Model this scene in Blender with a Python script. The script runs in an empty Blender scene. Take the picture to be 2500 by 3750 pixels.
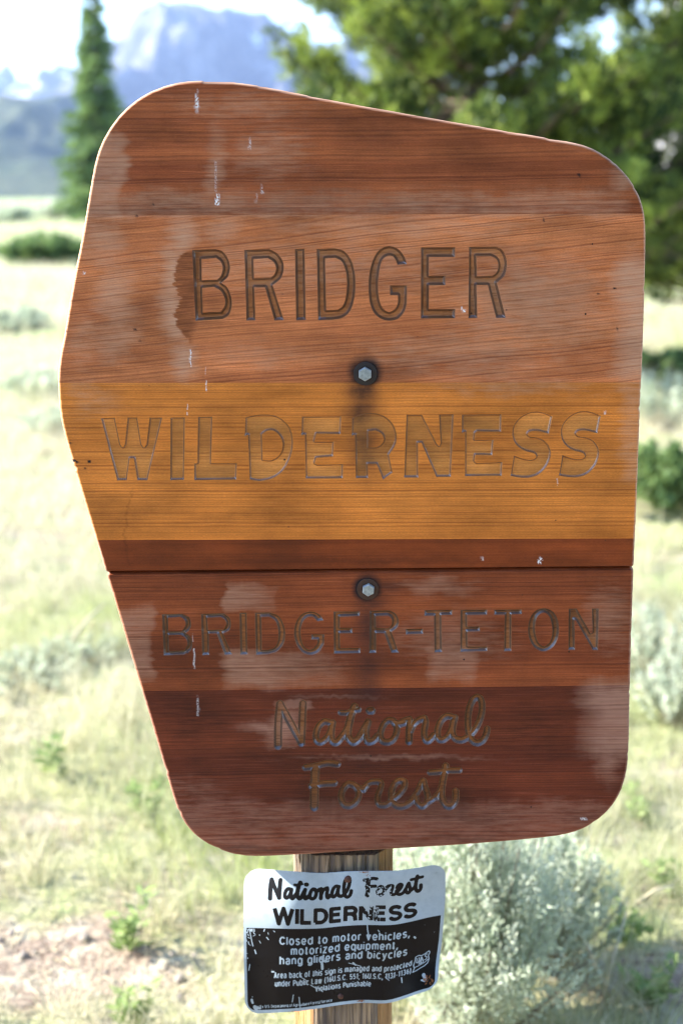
import bpy, math, random
import numpy as np
from mathutils import Vector, noise as mnoise

scene = bpy.context.scene
R = math.radians
rng = np.random.default_rng(7)
random.seed(7)

# ---------------------------------------------------------------- camera, light, exposure
CAM_H = 1.5
PITCH = R(12.53)
FOC = 50.0 / 24.0 * 2500.0           # focal length in photo pixels
cam_d = bpy.data.cameras.new('camera')
cam = bpy.data.objects.new('camera', cam_d)
scene.collection.objects.link(cam)
scene.camera = cam
cam.location = (0, 0, CAM_H)
cam.rotation_euler = (math.pi / 2 - PITCH, 0, 0)
cam_d.sensor_fit = 'HORIZONTAL'
cam_d.sensor_width = 24.0
cam_d.lens = 50.0
cam_d.clip_start = 0.05
cam_d.clip_end = 40000
cam_d.dof.use_dof = True
cam_d.dof.focus_distance = 1.55
cam_d.dof.aperture_fstop = 4.0

SUN = Vector((-0.87, 0.125, 0.50)).normalized()       # towards the sun: left, a little behind the sign
elev = math.asin(SUN.z)
azim = math.atan2(SUN.x, SUN.y)
world = bpy.data.worlds.new('World')
scene.world = world
world.use_nodes = True
wn = world.node_tree
bg = wn.nodes['Background']
sky = wn.nodes.new('ShaderNodeTexSky')
sky.sky_type = 'NISHITA'
sky.sun_disc = False
sky.sun_elevation = elev
sky.sun_rotation = azim
sky.altitude = 2400
sky.air_density = 1.0
sky.dust_density = 1.2
sky.ozone_density = 1.0
wn.links.new(sky.outputs[0], bg.inputs[0])
bg.inputs[1].default_value = 0.15

sun_d = bpy.data.lights.new('sun', 'SUN')
sun_d.energy = 4.8
sun_d.angle = R(0.53)
sun_d.color = (1.0, 0.95, 0.86)
sun = bpy.data.objects.new('sun', sun_d)
scene.collection.objects.link(sun)
sun.rotation_euler = (-SUN).to_track_quat('-Z', 'Y').to_euler()

vs = scene.view_settings
vs.view_transform = 'Standard'
vs.look = 'None'
vs.gamma = 1.0
vs.use_curve_mapping = False
vs.exposure = 2.37
scene.cycles.use_denoising = True
scene.cycles.filter_width = 1.15
scene.cycles.max_bounces = 8
scene.cycles.volume_bounces = 0
scene.cycles.sample_clamp_indirect = 6

# ---------------------------------------------------------------- helpers
def ray(px, py):
    """photo pixel (2500 wide) -> direction per unit of axial depth"""
    cx = (np.asarray(px, float) - 1250.0) / FOC
    cy = (1875.0 - np.asarray(py, float)) / FOC
    return cx, math.cos(PITCH) + cy * math.sin(PITCH), -math.sin(PITCH) + cy * math.cos(PITCH)

def on_plane(px, py, Y):
    dx, dy, dz = ray(px, py)
    t = Y / dy
    return dx * t, CAM_H + dz * t

def new_mesh(name, verts, faces, mat=None, parent=None, smooth=False, loc=None, coll=None):
    """verts (n,3); faces (m,3|4) array or list"""
    verts = np.asarray(verts, np.float32)
    me = bpy.data.meshes.new(name)
    if isinstance(faces, np.ndarray) and len(faces):
        k = faces.shape[1]
        me.vertices.add(len(verts)); me.vertices.foreach_set('co', verts.ravel())
        me.loops.add(faces.size); me.loops.foreach_set('vertex_index', faces.astype(np.int32).ravel())
        me.polygons.add(len(faces))
        me.polygons.foreach_set('loop_start', np.arange(0, faces.size, k, dtype=np.int32))
        me.update(calc_edges=True)
    else:
        me.from_pydata([tuple(v) for v in verts], [], [tuple(f) for f in faces])
    me.validate()
    if smooth:
        me.polygons.foreach_set('use_smooth', np.ones(len(me.polygons), bool))
    if mat is not None:
        me.materials.append(mat)
    o = bpy.data.objects.new(name, me)
    scene.collection.objects.link(o)
    if parent is not None:
        o.parent = parent
    if loc is not None:
        o.location = loc
    return o

def point_attr(o, name, data):
    a = o.data.attributes.new(name, 'FLOAT_COLOR', 'POINT')
    d = np.zeros((len(o.data.vertices), 4), np.float32)
    data = np.asarray(data, np.float32)
    d[:, :data.shape[1]] = data
    a.data.foreach_set('color', d.ravel())

def thing(name, label, cat, loc=(0, 0, 0), group=None):
    o = bpy.data.objects.new(name, None)
    scene.collection.objects.link(o)
    o.location = loc
    o['label'] = label; o['category'] = cat
    if group: o['group'] = group
    return o

class MB:
    """collects tubes and loose faces into one mesh"""
    def __init__(s): s.v = []; s.f = []; s.n = 0
    def add(s, v, f):
        v = np.asarray(v, float); s.v.append(v)
        s.f += [tuple(int(i) + s.n for i in q) for q in f]; s.n += len(v)
    def tube(s, pts, rad, k=6):
        pts = [Vector(p) for p in pts]; n = len(pts); vs_ = []; fs = []
        for i, p in enumerate(pts):
            d = (pts[min(i + 1, n - 1)] - pts[max(i - 1, 0)]).normalized()
            a = d.orthogonal().normalized() if abs(d.z) > .9 else d.cross(Vector((0, 0, 1))).normalized()
            b = d.cross(a)
            r = rad[i] if hasattr(rad, '__len__') else rad
            for j in range(k):
                t = 2 * math.pi * j / k
                vs_.append(p + a * (math.cos(t) * r) + b * (math.sin(t) * r))
        for i in range(n - 1):
            for j in range(k):
                fs.append((i * k + j, i * k + (j + 1) % k, (i + 1) * k + (j + 1) % k, (i + 1) * k + j))
        fs.append(tuple(range(k))[::-1]); fs.append(tuple((n - 1) * k + j for j in range(k)))
        s.add([tuple(q) for q in vs_], fs)
    def build(s, name, mat, parent=None, smooth=True):
        v = np.concatenate(s.v)
        return new_mesh(name, v, s.f, mat, parent, smooth)

# ---- node material helper
class NT:
    def __init__(s, name):
        s.m = bpy.data.materials.new(name); s.m.use_nodes = True
        s.t = s.m.node_tree; s.b = s.t.nodes['Principled BSDF']; s.out = s.t.nodes['Material Output']
    def n(s, typ, **kw):
        nd = s.t.nodes.new(typ)
        for k, v in kw.items():
            setattr(nd, k, v)
        return nd
    def put(s, sock, v):
        if isinstance(v, bpy.types.NodeSocket): s.t.links.new(v, sock)
        elif v is not None:
            if hasattr(v, '__len__') and len(v) == 3 and sock.type == 'RGBA': v = (*v, 1)
            sock.default_value = v
    def math(s, op, a, b=None, c=None, clamp=False):
        nd = s.n('ShaderNodeMath', operation=op, use_clamp=clamp)
        s.put(nd.inputs[0], a)
        if b is not None: s.put(nd.inputs[1], b)
        if c is not None: s.put(nd.inputs[2], c)
        return nd.outputs[0]
    def mix(s, f, a, b, blend='MIX'):
        nd = s.n('ShaderNodeMix', data_type='RGBA', blend_type=blend)
        s.put(nd.inputs[0], f); s.put(nd.inputs[6], a); s.put(nd.inputs[7], b)
        return nd.outputs[2]
    def ramp(s, f, stops, interp='LINEAR'):
        nd = s.n('ShaderNodeValToRGB'); cr = nd.color_ramp; cr.interpolation = interp
        while len(cr.elements) < len(stops): cr.elements.new(0.5)
        for e, (p, c) in zip(cr.elements, stops):
            e.position = p; e.color = c if len(c) == 4 else (*c, 1)
        s.put(nd.inputs[0], f); return nd.outputs[0]
    def maprange(s, f, a, b, c=0.0, d=1.0, smooth=False):
        nd = s.n('ShaderNodeMapRange', interpolation_type='SMOOTHSTEP' if smooth else 'LINEAR')
        s.put(nd.inputs[0], f)
        for i, v in zip((1, 2, 3, 4), (a, b, c, d)): s.put(nd.inputs[i], v)
        return nd.outputs[0]
    def noise(s, vec=None, scale=5, detail=2, rough=.5, dim='3D', w=None, dist=0):
        nd = s.n('ShaderNodeTexNoise', noise_dimensions=dim)
        if vec is not None: s.put(nd.inputs['Vector'], vec)
        if w is not None: s.put(nd.inputs['W'], w)
        nd.inputs['Scale'].default_value = scale; nd.inputs['Detail'].default_value = detail
        nd.inputs['Roughness'].default_value = rough
        nd.inputs['Distortion'].default_value = dist
        return nd.outputs[0]
    def pos(s, kind='Object'):
        return s.n('ShaderNodeTexCoord').outputs[kind]
    def mapping(s, vec, scale=(1, 1, 1), rot=(0, 0, 0), loc=(0, 0, 0)):
        nd = s.n('ShaderNodeMapping'); s.put(nd.inputs[0], vec)
        nd.inputs[1].default_value = loc; nd.inputs[2].default_value = rot; nd.inputs[3].default_value = scale
        return nd.outputs[0]
    def sep(s, vec):
        nd = s.n('ShaderNodeSeparateXYZ'); s.put(nd.inputs[0], vec); return nd.outputs
    def attr(s, name):
        nd = s.n('ShaderNodeAttribute', attribute_name=name); return nd
    def bump(s, h, strength=.3, dist=.001):
        nd = s.n('ShaderNodeBump'); s.put(nd.inputs['Height'], h)
        nd.inputs['Strength'].default_value = strength; nd.inputs['Distance'].default_value = dist
        s.put(s.b.inputs['Normal'], nd.outputs[0]); return nd
    def set(s, **kw):
        for k, v in kw.items(): s.put(s.b.inputs[k.replace('_', ' ')], v)
        return s.m

def leafy(name, c1, c2, trans=.35, rough=.6, attr=None, scale=3.0, spec=.25):
    """foliage: two tints mixed by noise or by a per-leaf attribute, thin and light-passing"""
    t = NT(name)
    f = t.attr(attr).outputs['Fac'] if attr else t.noise(t.pos(), scale=scale, detail=1)
    col = t.mix(f, c1, c2)
    t.set(Base_Color=col, Roughness=rough)
    t.b.inputs['Specular IOR Level'].default_value = spec
    tr = t.n('ShaderNodeBsdfTranslucent'); t.put(tr.inputs[0], col)
    mx = t.n('ShaderNodeMixShader'); mx.inputs[0].default_value = trans
    t.t.links.new(t.b.outputs[0], mx.inputs[1]); t.t.links.new(tr.outputs[0], mx.inputs[2])
    t.t.links.new(mx.outputs[0], t.out.inputs[0])
    return t.m

# ---------------------------------------------------------------- ground
def fbm(x, y, s=1.0, o=4, seed=0.0):
    return np.array([mnoise.fractal(Vector((a * s + seed, b * s, seed)), 1.0, 2.0, o) for a, b in zip(x, y)])

def ground_h(x, y):
    x = np.asarray(x, float); y = np.asarray(y, float)
    r = np.hypot(x, y)
    h = 0.035 * np.sin(x * 1.3 + 0.7 * np.sin(y * .9)) * np.sin(y * 1.1 + .5) + 0.02 * np.sin(x * 3.1 + y * 2.3)
    h += 0.25 * np.sin(x * .11 + 1) * np.sin(y * .09) * np.clip((r - 8) / 30, 0, 1)
    return h

def in_bare(x, y):
    """0..1: bare soil patches"""
    x = x + .05*np.sin(y*17) + .03*np.sin(y*41+x*9); y = y + .04*np.sin(x*19+1) + .02*np.sin(x*47)
    b = np.exp(-(((x + .56) / .30) ** 2 + ((y - 2.62) / .17) ** 2))
    b = np.maximum(b, .9 * np.exp(-(((x - .62) / .14) ** 2 + ((y - 2.5) / .12) ** 2)))
    b = np.maximum(b, .7 * np.exp(-(((x + .15) / .2) ** 2 + ((y - 3.2) / .12) ** 2)))
    b = np.maximum(b, np.clip((1.55 + .12*np.sin(x*2.1) + .07*np.sin(x*5.3+1) - y)*4, 0, 1)*np.clip((y + 1.9 + .2*np.sin(x*1.3))*2, 0, 1))   # added dirt trail, out of view, cutting the light bounced up at the sign
    return b

t = NT('meadow_ground')
P = t.pos()
n1 = t.noise(P, scale=.25, detail=6, rough=.65)
n2 = t.noise(P, scale=3.5, detail=6, rough=.7)
n3 = t.noise(P, scale=60, detail=3, rough=.7)
n4 = t.noise(P, scale=14, detail=5, rough=.75)
soil = t.mix(t.maprange(n3, .35, .65), (.15, .105, .075), (.36, .28, .21))
soil = t.mix(t.maprange(n4, .5, .62), soil, (.44, .39, .29)); soil = t.mix(t.maprange(n4, .42, .34), soil, (.09, .065, .05))
dry = t.mix(n2, (.40, .37, .22), (.28, .32, .13))
dry = t.mix(t.maprange(n1, .42, .62), dry, (.22, .30, .10))
at = t.attr('bare').outputs['Fac']
nearf = t.maprange(at, .25, .6)
litter = t.mix(t.maprange(n2, .4, .62), dry, soil)
far = t.attr('far').outputs['Fac']
g = t.mix(far, litter, dry)
t.set(Base_Color=t.mix(nearf, g, soil), Roughness=.95)
t.b.inputs['Specular IOR Level'].default_value = .1
t.bump(n3, .6, .02)
M_ground = t.m

rad = np.concatenate([np.array([0.0]), np.linspace(.6, 2.0, 12)[:-1], np.linspace(2.0, 4.2, 60)[:-1], np.geomspace(4.2, 9000, 110)])
ang = np.concatenate([np.linspace(-math.pi, -.45, 60)[:-1], np.linspace(-.45, .45, 70)[:-1], np.linspace(.45, math.pi, 60)])
rr, aa = np.meshgrid(rad, ang, indexing='ij')
gx = rr * np.sin(aa); gy = rr * np.cos(aa)
gz = ground_h(gx, gy) * np.clip(1.2 - rr / 4000, 0, 1)
idx = np.arange(rr.size).reshape(rr.shape)
q = np.stack([idx[:-1, :-1], idx[:-1, 1:], idx[1:, 1:], idx[1:, :-1]], -1).reshape(-1, 4)
ground = new_mesh('ground', np.stack([gx, gy, gz], -1).reshape(-1, 3), q, M_ground, smooth=True)
ground['kind'] = 'structure'
for nm, val in (('bare', in_bare(gx, gy).ravel()), ('far', np.clip((rr.ravel() - 12) / 30, 0, 1))):
    a = ground.data.attributes.new(nm, 'FLOAT', 'POINT'); a.data.foreach_set('value', val.astype(np.float32))

# ---------------------------------------------------------------- mountains
def S(x): return np.asarray(x, float) * (2500.0 / 1568.0)

def ridge(name, prof, D, depth, mat, rough, ncol=260, nrow=70, label=None, foot=0.0, seed=3.0, rightmost=None):
    """a hill range whose crest follows prof (x, y in 1568-px photo units); real slope in front, back slope behind"""
    px = np.array([p[0] for p in prof], float); py = np.array([p[1] for p in prof], float)
    xs = np.linspace(px[0], px[-1], ncol)
    ys = np.interp(xs, px, py)
    dx, dy, dz = ray(S(xs), S(ys))
    tx = dx / dy; elevs = dz / dy
    H = CAM_H + elevs * D
    V = []
    for i in range(nrow + 18):
        if i <= nrow:
            s = i / nrow; yy = D - depth * (1 - s); hh = H * (s ** 1.25)
        else:
            s = (i - nrow) / 17; yy = D + depth * .8 * s; hh = H * (1 - s) ** 1.3
        xw = tx * D * (.55 + .45 * yy / D)
        yw = np.full_like(xw, yy)
        nz = np.array([mnoise.ridged_multi_fractal(Vector((a / D * 9 + seed, b / D * 5, seed)), .9, 2.1, 5, 1.0, 2.0) for a, b in zip(xw, yw)])
        nz2 = np.array([mnoise.fractal(Vector((a / D * 30, b / D * 30, seed)), .9, 2.1, 4) for a, b in zip(xw, yw)])
        env = np.sin(math.pi * min(max((yy - (D - depth)) / depth, 0), 1) ** 1.3 * .985) if i <= nrow else (1 - s)
        z = hh + (nz - 1.0) * rough * env + nz2 * rough * .35 * env
        if i == nrow: z = hh + nz2 * rough * .10
        V.append(np.stack([xw, yw, np.maximum(z, -3 + foot) if 0 < i < nrow + 17 else z * 0 - 5], -1))
    V = np.array(V); n = V.shape[0]
    ii = np.arange(n * ncol).reshape(n, ncol)
    q = np.stack([ii[:-1, :-1], ii[:-1, 1:], ii[1:, 1:], ii[1:, :-1]], -1).reshape(-1, 4)
    o = new_mesh(name, V.reshape(-1, 3), q, mat, smooth=True)
    o['kind'] = 'structure'
    return o

def rock_mat(name, rock1, rock2, snow=None, scale=.004, wood=None):
    t = NT(name); P = t.pos()
    n1 = t.noise(t.mapping(P, (1.6, 1, .4), rot=(0, .35, 0)), scale=scale, detail=9, rough=.65)
    n2 = t.noise(P, scale=scale * 6, detail=7, rough=.7)
    col = t.mix(t.maprange(n1, .42, .58), rock1, rock2)
    col = t.mix(t.maprange(n2, .4, .65), col, tuple(c * .55 for c in rock1))
    if wood:
        z = t.sep(P)[2]
        f = t.math('MULTIPLY', t.maprange(n1, .38, .52), t.maprange(z, wood[1], wood[1] * .6))
        col = t.mix(f, col, wood[0])
    if snow:
        n3 = t.noise(t.mapping(P, (1, 1, .5)), scale=scale * 2.2, detail=5, rough=.6)
        col = t.mix(t.maprange(n3, snow, snow + .03), col, (.85, .87, .9))
    t.set(Base_Color=col, Roughness=.95)
    t.b.inputs['Specular IOR Level'].default_value = .1
    t.bump(n2, .8, 1.0 / scale * .03)
    return t.m

M_peak = rock_mat('peak_rock', (.035, .04, .055), (.22, .215, .22), snow=.67, scale=.0045)
M_far = rock_mat('far_ridge_rock', (.05, .05, .065), (.11, .11, .12), snow=.60, scale=.004)
M_foot = rock_mat('forest_slope', (.05, .07, .035), (.10, .11, .06), scale=.02)
M_talus = rock_mat('talus_rock', (.24, .23, .23), (.42, .40, .39), scale=.08)
ridge('far_ridge', [(-900, 240), (-500, 200), (-200, 185), (0, 172), (18, 180), (42, 206), (75, 188), (100, 182), (130, 142), (165, 150), (260, 190), (420, 260), (900, 330)], 5600, 1900, M_far, 120, seed=1.3)
ridge('mountain_peak', [(60, 330), (160, 210), (215, 140), (255, 100), (292, 62), (318, 22), (340, 8), (400, 4), (470, 8), (540, 22), (610, 34), (680, 80), (760, 120), (900, 200), (1150, 260), (1500, 300)], 4300, 1700, M_peak, 160, seed=5.1)
ridge('foothill', [(-1200, 250), (-500, 215), (-200, 220), (0, 232), (90, 226), (170, 214), (300, 250), (520, 300), (700, 330), (1000, 330), (1400, 300), (2200, 280)], 2300, 1200, M_foot, 40, seed=8.2)
ridge('talus_slope', [(1330, 430), (1400, 300), (1470, 130), (1530, 0), (1620, -120), (1800, -300), (2200, -520), (2600, -650)], 330, 230, M_talus, 7, seed=2.2, ncol=160)

# haze between here and the mountains
t = NT('haze_air')
t.t.nodes.remove(t.b)
pv = t.n('ShaderNodeVolumePrincipled')
pv.inputs['Color'].default_value = (.48, .64, 1.0, 1)
pv.inputs['Density'].default_value = 1.0e-4
pv.inputs['Anisotropy'].default_value = .3
t.t.links.new(pv.outputs[0], t.out.inputs['Volume'])
hx, hy0, hy1, hz0, hz1 = 11000, -9500, 9500, -8.0, 900
hv = [(x, y, z) for z in (hz0, hz1) for y in (hy0, hy1) for x in (-hx, hx)]
haze = new_mesh('haze', hv, [(0, 2, 3, 1), (4, 5, 7, 6), (0, 1, 5, 4), (2, 6, 7, 3), (0, 4, 6, 2), (1, 3, 7, 5)], t.m)
haze['kind'] = 'stuff'

# ================================================================ the carved wooden sign
YB = 1.55            # distance of the board's face
THICK = 0.036
# outer outline traced from the photograph (2500-px units), clockwise from the top
OUT = [(757,292),(845,297),(957,313),(1250,371),(1688,449),(2047,510),(2110,522),(2160,537),(2215,567),(2262,604),(2310,658),(2342,715),(2360,775),(2366,845),
       (2363,1036),(2357,1250),(2348,1450),(2333,1845),(2323,2075),(2315,2300),(2307,2589),(2302,2780),(2292,2850),(2268,2918),(2222,2980),(2153,3032),(2079,3060),(1946,3078),
       (1697,3099),(1449,3114),(1067,3137),(925,3142),(850,3133),(797,3114),(744,3087),(692,3043),(655,2985),(630,2915),(595,2796),(554,2655),(495,2461),(450,2312),
       (417,2201),(381,2085),(351,1986),(286,1771),(240,1615),(220,1530),(212,1450),(210,1373),(219,1290),(231,1235),(263,1044),(299,861),(319,741),(343,606),(364,535),
       (395,475),(440,415),(500,362),(574,322),(660,298)]

def catmull(pts, closed=True, step=6.0):
    pts = [np.array(p, float) for p in pts]; n = len(pts); res = []
    rng_ = range(n) if closed else range(n - 1)
    for i in rng_:
        p0 = pts[(i - 1) % n] if closed or i > 0 else pts[i]
        p1 = pts[i]; p2 = pts[(i + 1) % n]
        p3 = pts[(i + 2) % n] if closed or i + 2 < n else p2
        k = max(2, int(np.linalg.norm(p2 - p1) / step))
        # centripetal-ish: damp tangents by neighbouring chord lengths
        d1 = np.linalg.norm(p2 - p1) + 1e-9
        m1 = (p2 - p0) / (np.linalg.norm(p2 - p1) + np.linalg.norm(p1 - p0) + 1e-9) * d1
        m2 = (p3 - p1) / (np.linalg.norm(p3 - p2) + np.linalg.norm(p2 - p1) + 1e-9) * d1
        for j in range(k):
            s = j / k
            res.append((2*s**3-3*s**2+1)*p1 + (s**3-2*s**2+s)*m1 + (-2*s**3+3*s**2)*p2 + (s**3-s**2)*m2)
    if not closed: res.append(pts[-1])
    return np.array(res)

def gsmooth(a, k):
    n = len(a); w = np.exp(-.5 * (np.arange(-3*k, 3*k+1) / k) ** 2); w /= w.sum()
    pad = np.concatenate([a[-3*k:], a, a[:3*k]])
    return np.stack([np.convolve(pad[:, c], w, 'valid') for c in range(a.shape[1])], 1)

outc = gsmooth(catmull(OUT, True, 5.0), 3)
tang = np.roll(outc, -1, 0) - np.roll(outc, 1, 0)
tang /= np.linalg.norm(tang, axis=1)[:, None]
onrm = gsmooth(np.stack([tang[:, 1], -tang[:, 0]], 1), 3)      # outward (y is down, clockwise)
onrm /= np.linalg.norm(onrm, axis=1)[:, None]
_r = np.random.default_rng(5); _n = np.arange(len(outc)); jit = .5*np.sin(_n*1.7)*np.sin(_n*.31) + .4*np.sin(_n*.77+1)*np.sin(_n*.13)
for _c in _r.integers(0, len(outc), 26): jit -= _r.uniform(1.0, 4.2)*np.exp(-((( _n-_c+len(outc)//2) % len(outc) - len(outc)//2)/_r.uniform(.7, 1.8))**2)
if ((outc + onrm * 5 - np.array([1250, 1800]))**2).sum() < ((outc - np.array([1250, 1800]))**2).sum(): onrm = -onrm
CH = 12.0                                                      # rounded arris, about 2.7 mm
outc = outc + onrm * jit[:, None]
inner = outc - onrm * CH
ia, ib = int(np.argmin(inner[:, 1])), int(np.argmax(inner[:, 1]))
def chain(i0, i1, step):
    r = [i0]; i = i0
    while i != i1:
        i = (i + step) % len(inner); r.append(i)
    return r
cr_ = chain(ia, ib, 1); cl_ = chain(ia, ib, -1)
if inner[cr_[len(cr_)//2], 0] < inner[cl_[len(cl_)//2], 0]: cr_, cl_ = cl_, cr_
yR, xR_, yL, xL_ = inner[cr_, 1], inner[cr_, 0], inner[cl_, 1], inner[cl_, 0]
yR = np.maximum.accumulate(yR + np.arange(len(yR))*1e-5); yL = np.maximum.accumulate(yL + np.arange(len(yL))*1e-5)
Y0, Y1 = inner[ia, 1], inner[ib, 1]

# ---------------- letters: outlines read off enlarged crops (crop origin ox, oy and scale k)
class L_:
    def __init__(s, name, polys=None, strokes=None): s.name = name; s.polys = polys or []; s.strokes = strokes or []

def poly(ox, oy, k, pts):
    """points are (x, y) corners or (x, y, 1) on a curve"""
    n = len(pts); res = []
    P_ = [np.array(p[:2], float) for p in pts]; sm = [len(p) > 2 for p in pts]
    for i in range(n):
        a, b = P_[i], P_[(i+1) % n]
        if not sm[i] and not sm[(i+1) % n]: res.append(a); continue
        d1 = np.linalg.norm(b - a) + 1e-9
        p0 = P_[i-1]; p3 = P_[(i+2) % n]
        m1 = (b - p0) / (d1 + np.linalg.norm(a - p0)) * d1 if sm[i] else (b - a)
        m2 = (p3 - a) / (d1 + np.linalg.norm(p3 - b)) * d1 if sm[(i+1) % n] else (b - a)
        for j in range(9):
            s = j / 9
            res.append((2*s**3-3*s**2+1)*a + (s**3-2*s**2+s)*m1 + (-2*s**3+3*s**2)*b + (s**3-s**2)*m2)
    return np.array(res) * k + np.array([ox, oy])

cA = (680, 880, 600/1568); cB = (1280, 880, 600/1568)
BRIDGER = [
 L_('B', [poly(*cA, [(60,88),(285,80),(355,105,1),(408,180,1),(425,255,1),(405,345,1),(345,405),(400,450,1),(436,540,1),(443,620,1),(415,712,1),(355,752),(92,770)]),
          poly(*cA, [(152,178),(290,168),(335,205,1),(352,265,1),(335,335,1),(300,374),(155,378)]),
          poly(*cA, [(160,455),(270,445),(335,485,1),(372,560,1),(370,625,1),(335,680),(165,688)])]),
 L_('R', [poly(*cA, [(560,88),(800,80),(880,125,1),(930,200,1),(938,275,1),(912,360,1),(833,430),(940,762),(848,766),(758,450),(658,450),(668,765),(580,768)]),
          poly(*cA, [(650,178),(785,170),(838,205,1),(862,262,1),(845,325,1),(812,352),(655,360)])]),
 L_('I', [poly(*cA, [(1043,80),(1138,76),(1150,762),(1055,766)])]),
 L_('D', [poly(*cA, [(1252,80),(1430,72),(1515,100,1),(1580,180,1),(1615,290,1),(1625,410,1),(1612,560,1),(1570,680,1),(1500,740,1),(1400,760),(1265,765)]),
          poly(*cA, [(1335,172),(1430,166),(1490,200,1),(1528,290,1),(1541,400,1),(1530,540,1),(1500,625,1),(1455,660),(1345,665)])]),
 L_('G', [poly(*cB, [(548,228),(520,145,1),(455,75,1),(375,52,1),(290,82,1),(230,165,1),(192,290,1),(180,420,1),(190,580,1),(230,690,1),(300,750,1),(385,768,1),(465,748,1),(525,680,1),(548,600),(550,428),(385,428),(385,522),(460,525),(458,600,1),(430,655,1),(375,682,1),(320,650,1),(285,570,1),(272,430,1),(285,290,1),(312,190,1),(360,150,1),(410,152,1),(440,190,1),(455,232)])]),
 L_('E', [poly(*cB, [(682,64),(1010,62),(1008,158),(758,158),(760,335),(918,335),(915,428),(760,430),(758,655),(1010,655),(1008,745),(680,747)])]),
 L_('R', [poly(*cB, [(1140,58),(1400,55),(1462,90,1),(1500,170,1),(1505,250,1),(1480,338,1),(1410,405),(1495,742),(1400,742),(1320,428),(1215,428),(1222,742),(1135,745)]),
          poly(*cB, [(1215,150),(1350,150),(1403,182,1),(1420,240,1),(1405,300,1),(1365,335),(1220,340)])]),
]
cC = (350, 1490, 750/1568); cD = (1080, 1490, 600/1568); cE = (1640, 1490, 600/1568)
Sp = [(1000,90),(940,60,1),(860,42,1),(770,52,1),(680,105,1),(625,180,1),(612,250,1),(630,330,1),(680,390,1),(745,425,1),(820,445,1),(842,475,1),(815,500,1),(750,500,1),(690,485,1),(628,462),(595,662),(680,677,1),(780,677,1),(870,645,1),(950,560,1),(985,450,1),(968,375,1),(920,320,1),(850,290,1),(785,282,1),(765,260,1),(785,238,1),(850,232,1),(965,258)]
WILD = [
 L_('W', [poly(*cC, [(38,85),(148,80),(190,285),(207,308,1),(222,285),(243,80),(320,80),(352,285),(370,308,1),(388,285),(412,80),(512,80),(398,562),(318,562),(291,395),(263,395),(240,562),(165,564)])]),
 L_('I', [poly(*cC, [(572,80),(685,78),(678,560),(570,562)])]),
 L_('L', [poly(*cC, [(783,75),(895,73),(885,430),(1083,430),(1078,558),(755,562),(752,432),(778,430)])]),
 L_('D', [poly(*cC, [(1145,78),(1240,58,1),(1350,60,1),(1430,95,1),(1490,165,1),(1512,260,1),(1500,360,1),(1450,470,1),(1380,535,1),(1300,563,1),(1240,568,1),(1178,556),(1165,215),(1140,225)]),
          poly(*cC, [(1275,210),(1310,186,1),(1360,183,1),(1410,225,1),(1430,290,1),(1410,360,1),(1350,405,1),(1280,405)])]),
 L_('E', [poly(*cD, [(65,90),(445,88),(437,262),(205,258),(188,330),(375,330),(365,475),(205,490),(190,540),(215,552),(462,545),(458,685),(100,688),(92,265),(58,275)])]),
 L_('R', [poly(*cD, [(545,105),(620,68,1),(720,55,1),(830,75,1),(920,140,1),(968,240,1),(965,350,1),(900,460),(935,630),(840,698),(780,548),(697,548),(700,682),(580,682),(572,268),(540,277)]),
          poly(*cD, [(705,235),(770,225),(828,260,1),(847,315,1),(815,365,1),(770,387),(705,385)])]),
 L_('N', [poly(*cD, [(1065,72),(1215,72),(1360,355),(1378,372),(1390,350),(1375,70),(1520,68),(1492,670),(1350,672),(1208,345),(1177,345),(1180,678),(1042,678)])]),
 L_('E', [poly(*cE, [(132,70),(515,68),(508,240),(280,236),(262,250),(256,312),(440,310),(425,465),(262,462),(256,515),(272,535),(522,525),(515,662),(160,665),(160,240),(130,250)])]),
 L_('S', [poly(*cE, Sp)]),
 L_('S', [poly(*cE, [(p[0]+464, p[1]-4, *p[2:]) for p in Sp])]),
]
cF = (570, 2210, 700/1568); cG = (1200, 2200, 520/1568); cH = (1700, 2200, 520/1568)
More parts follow.
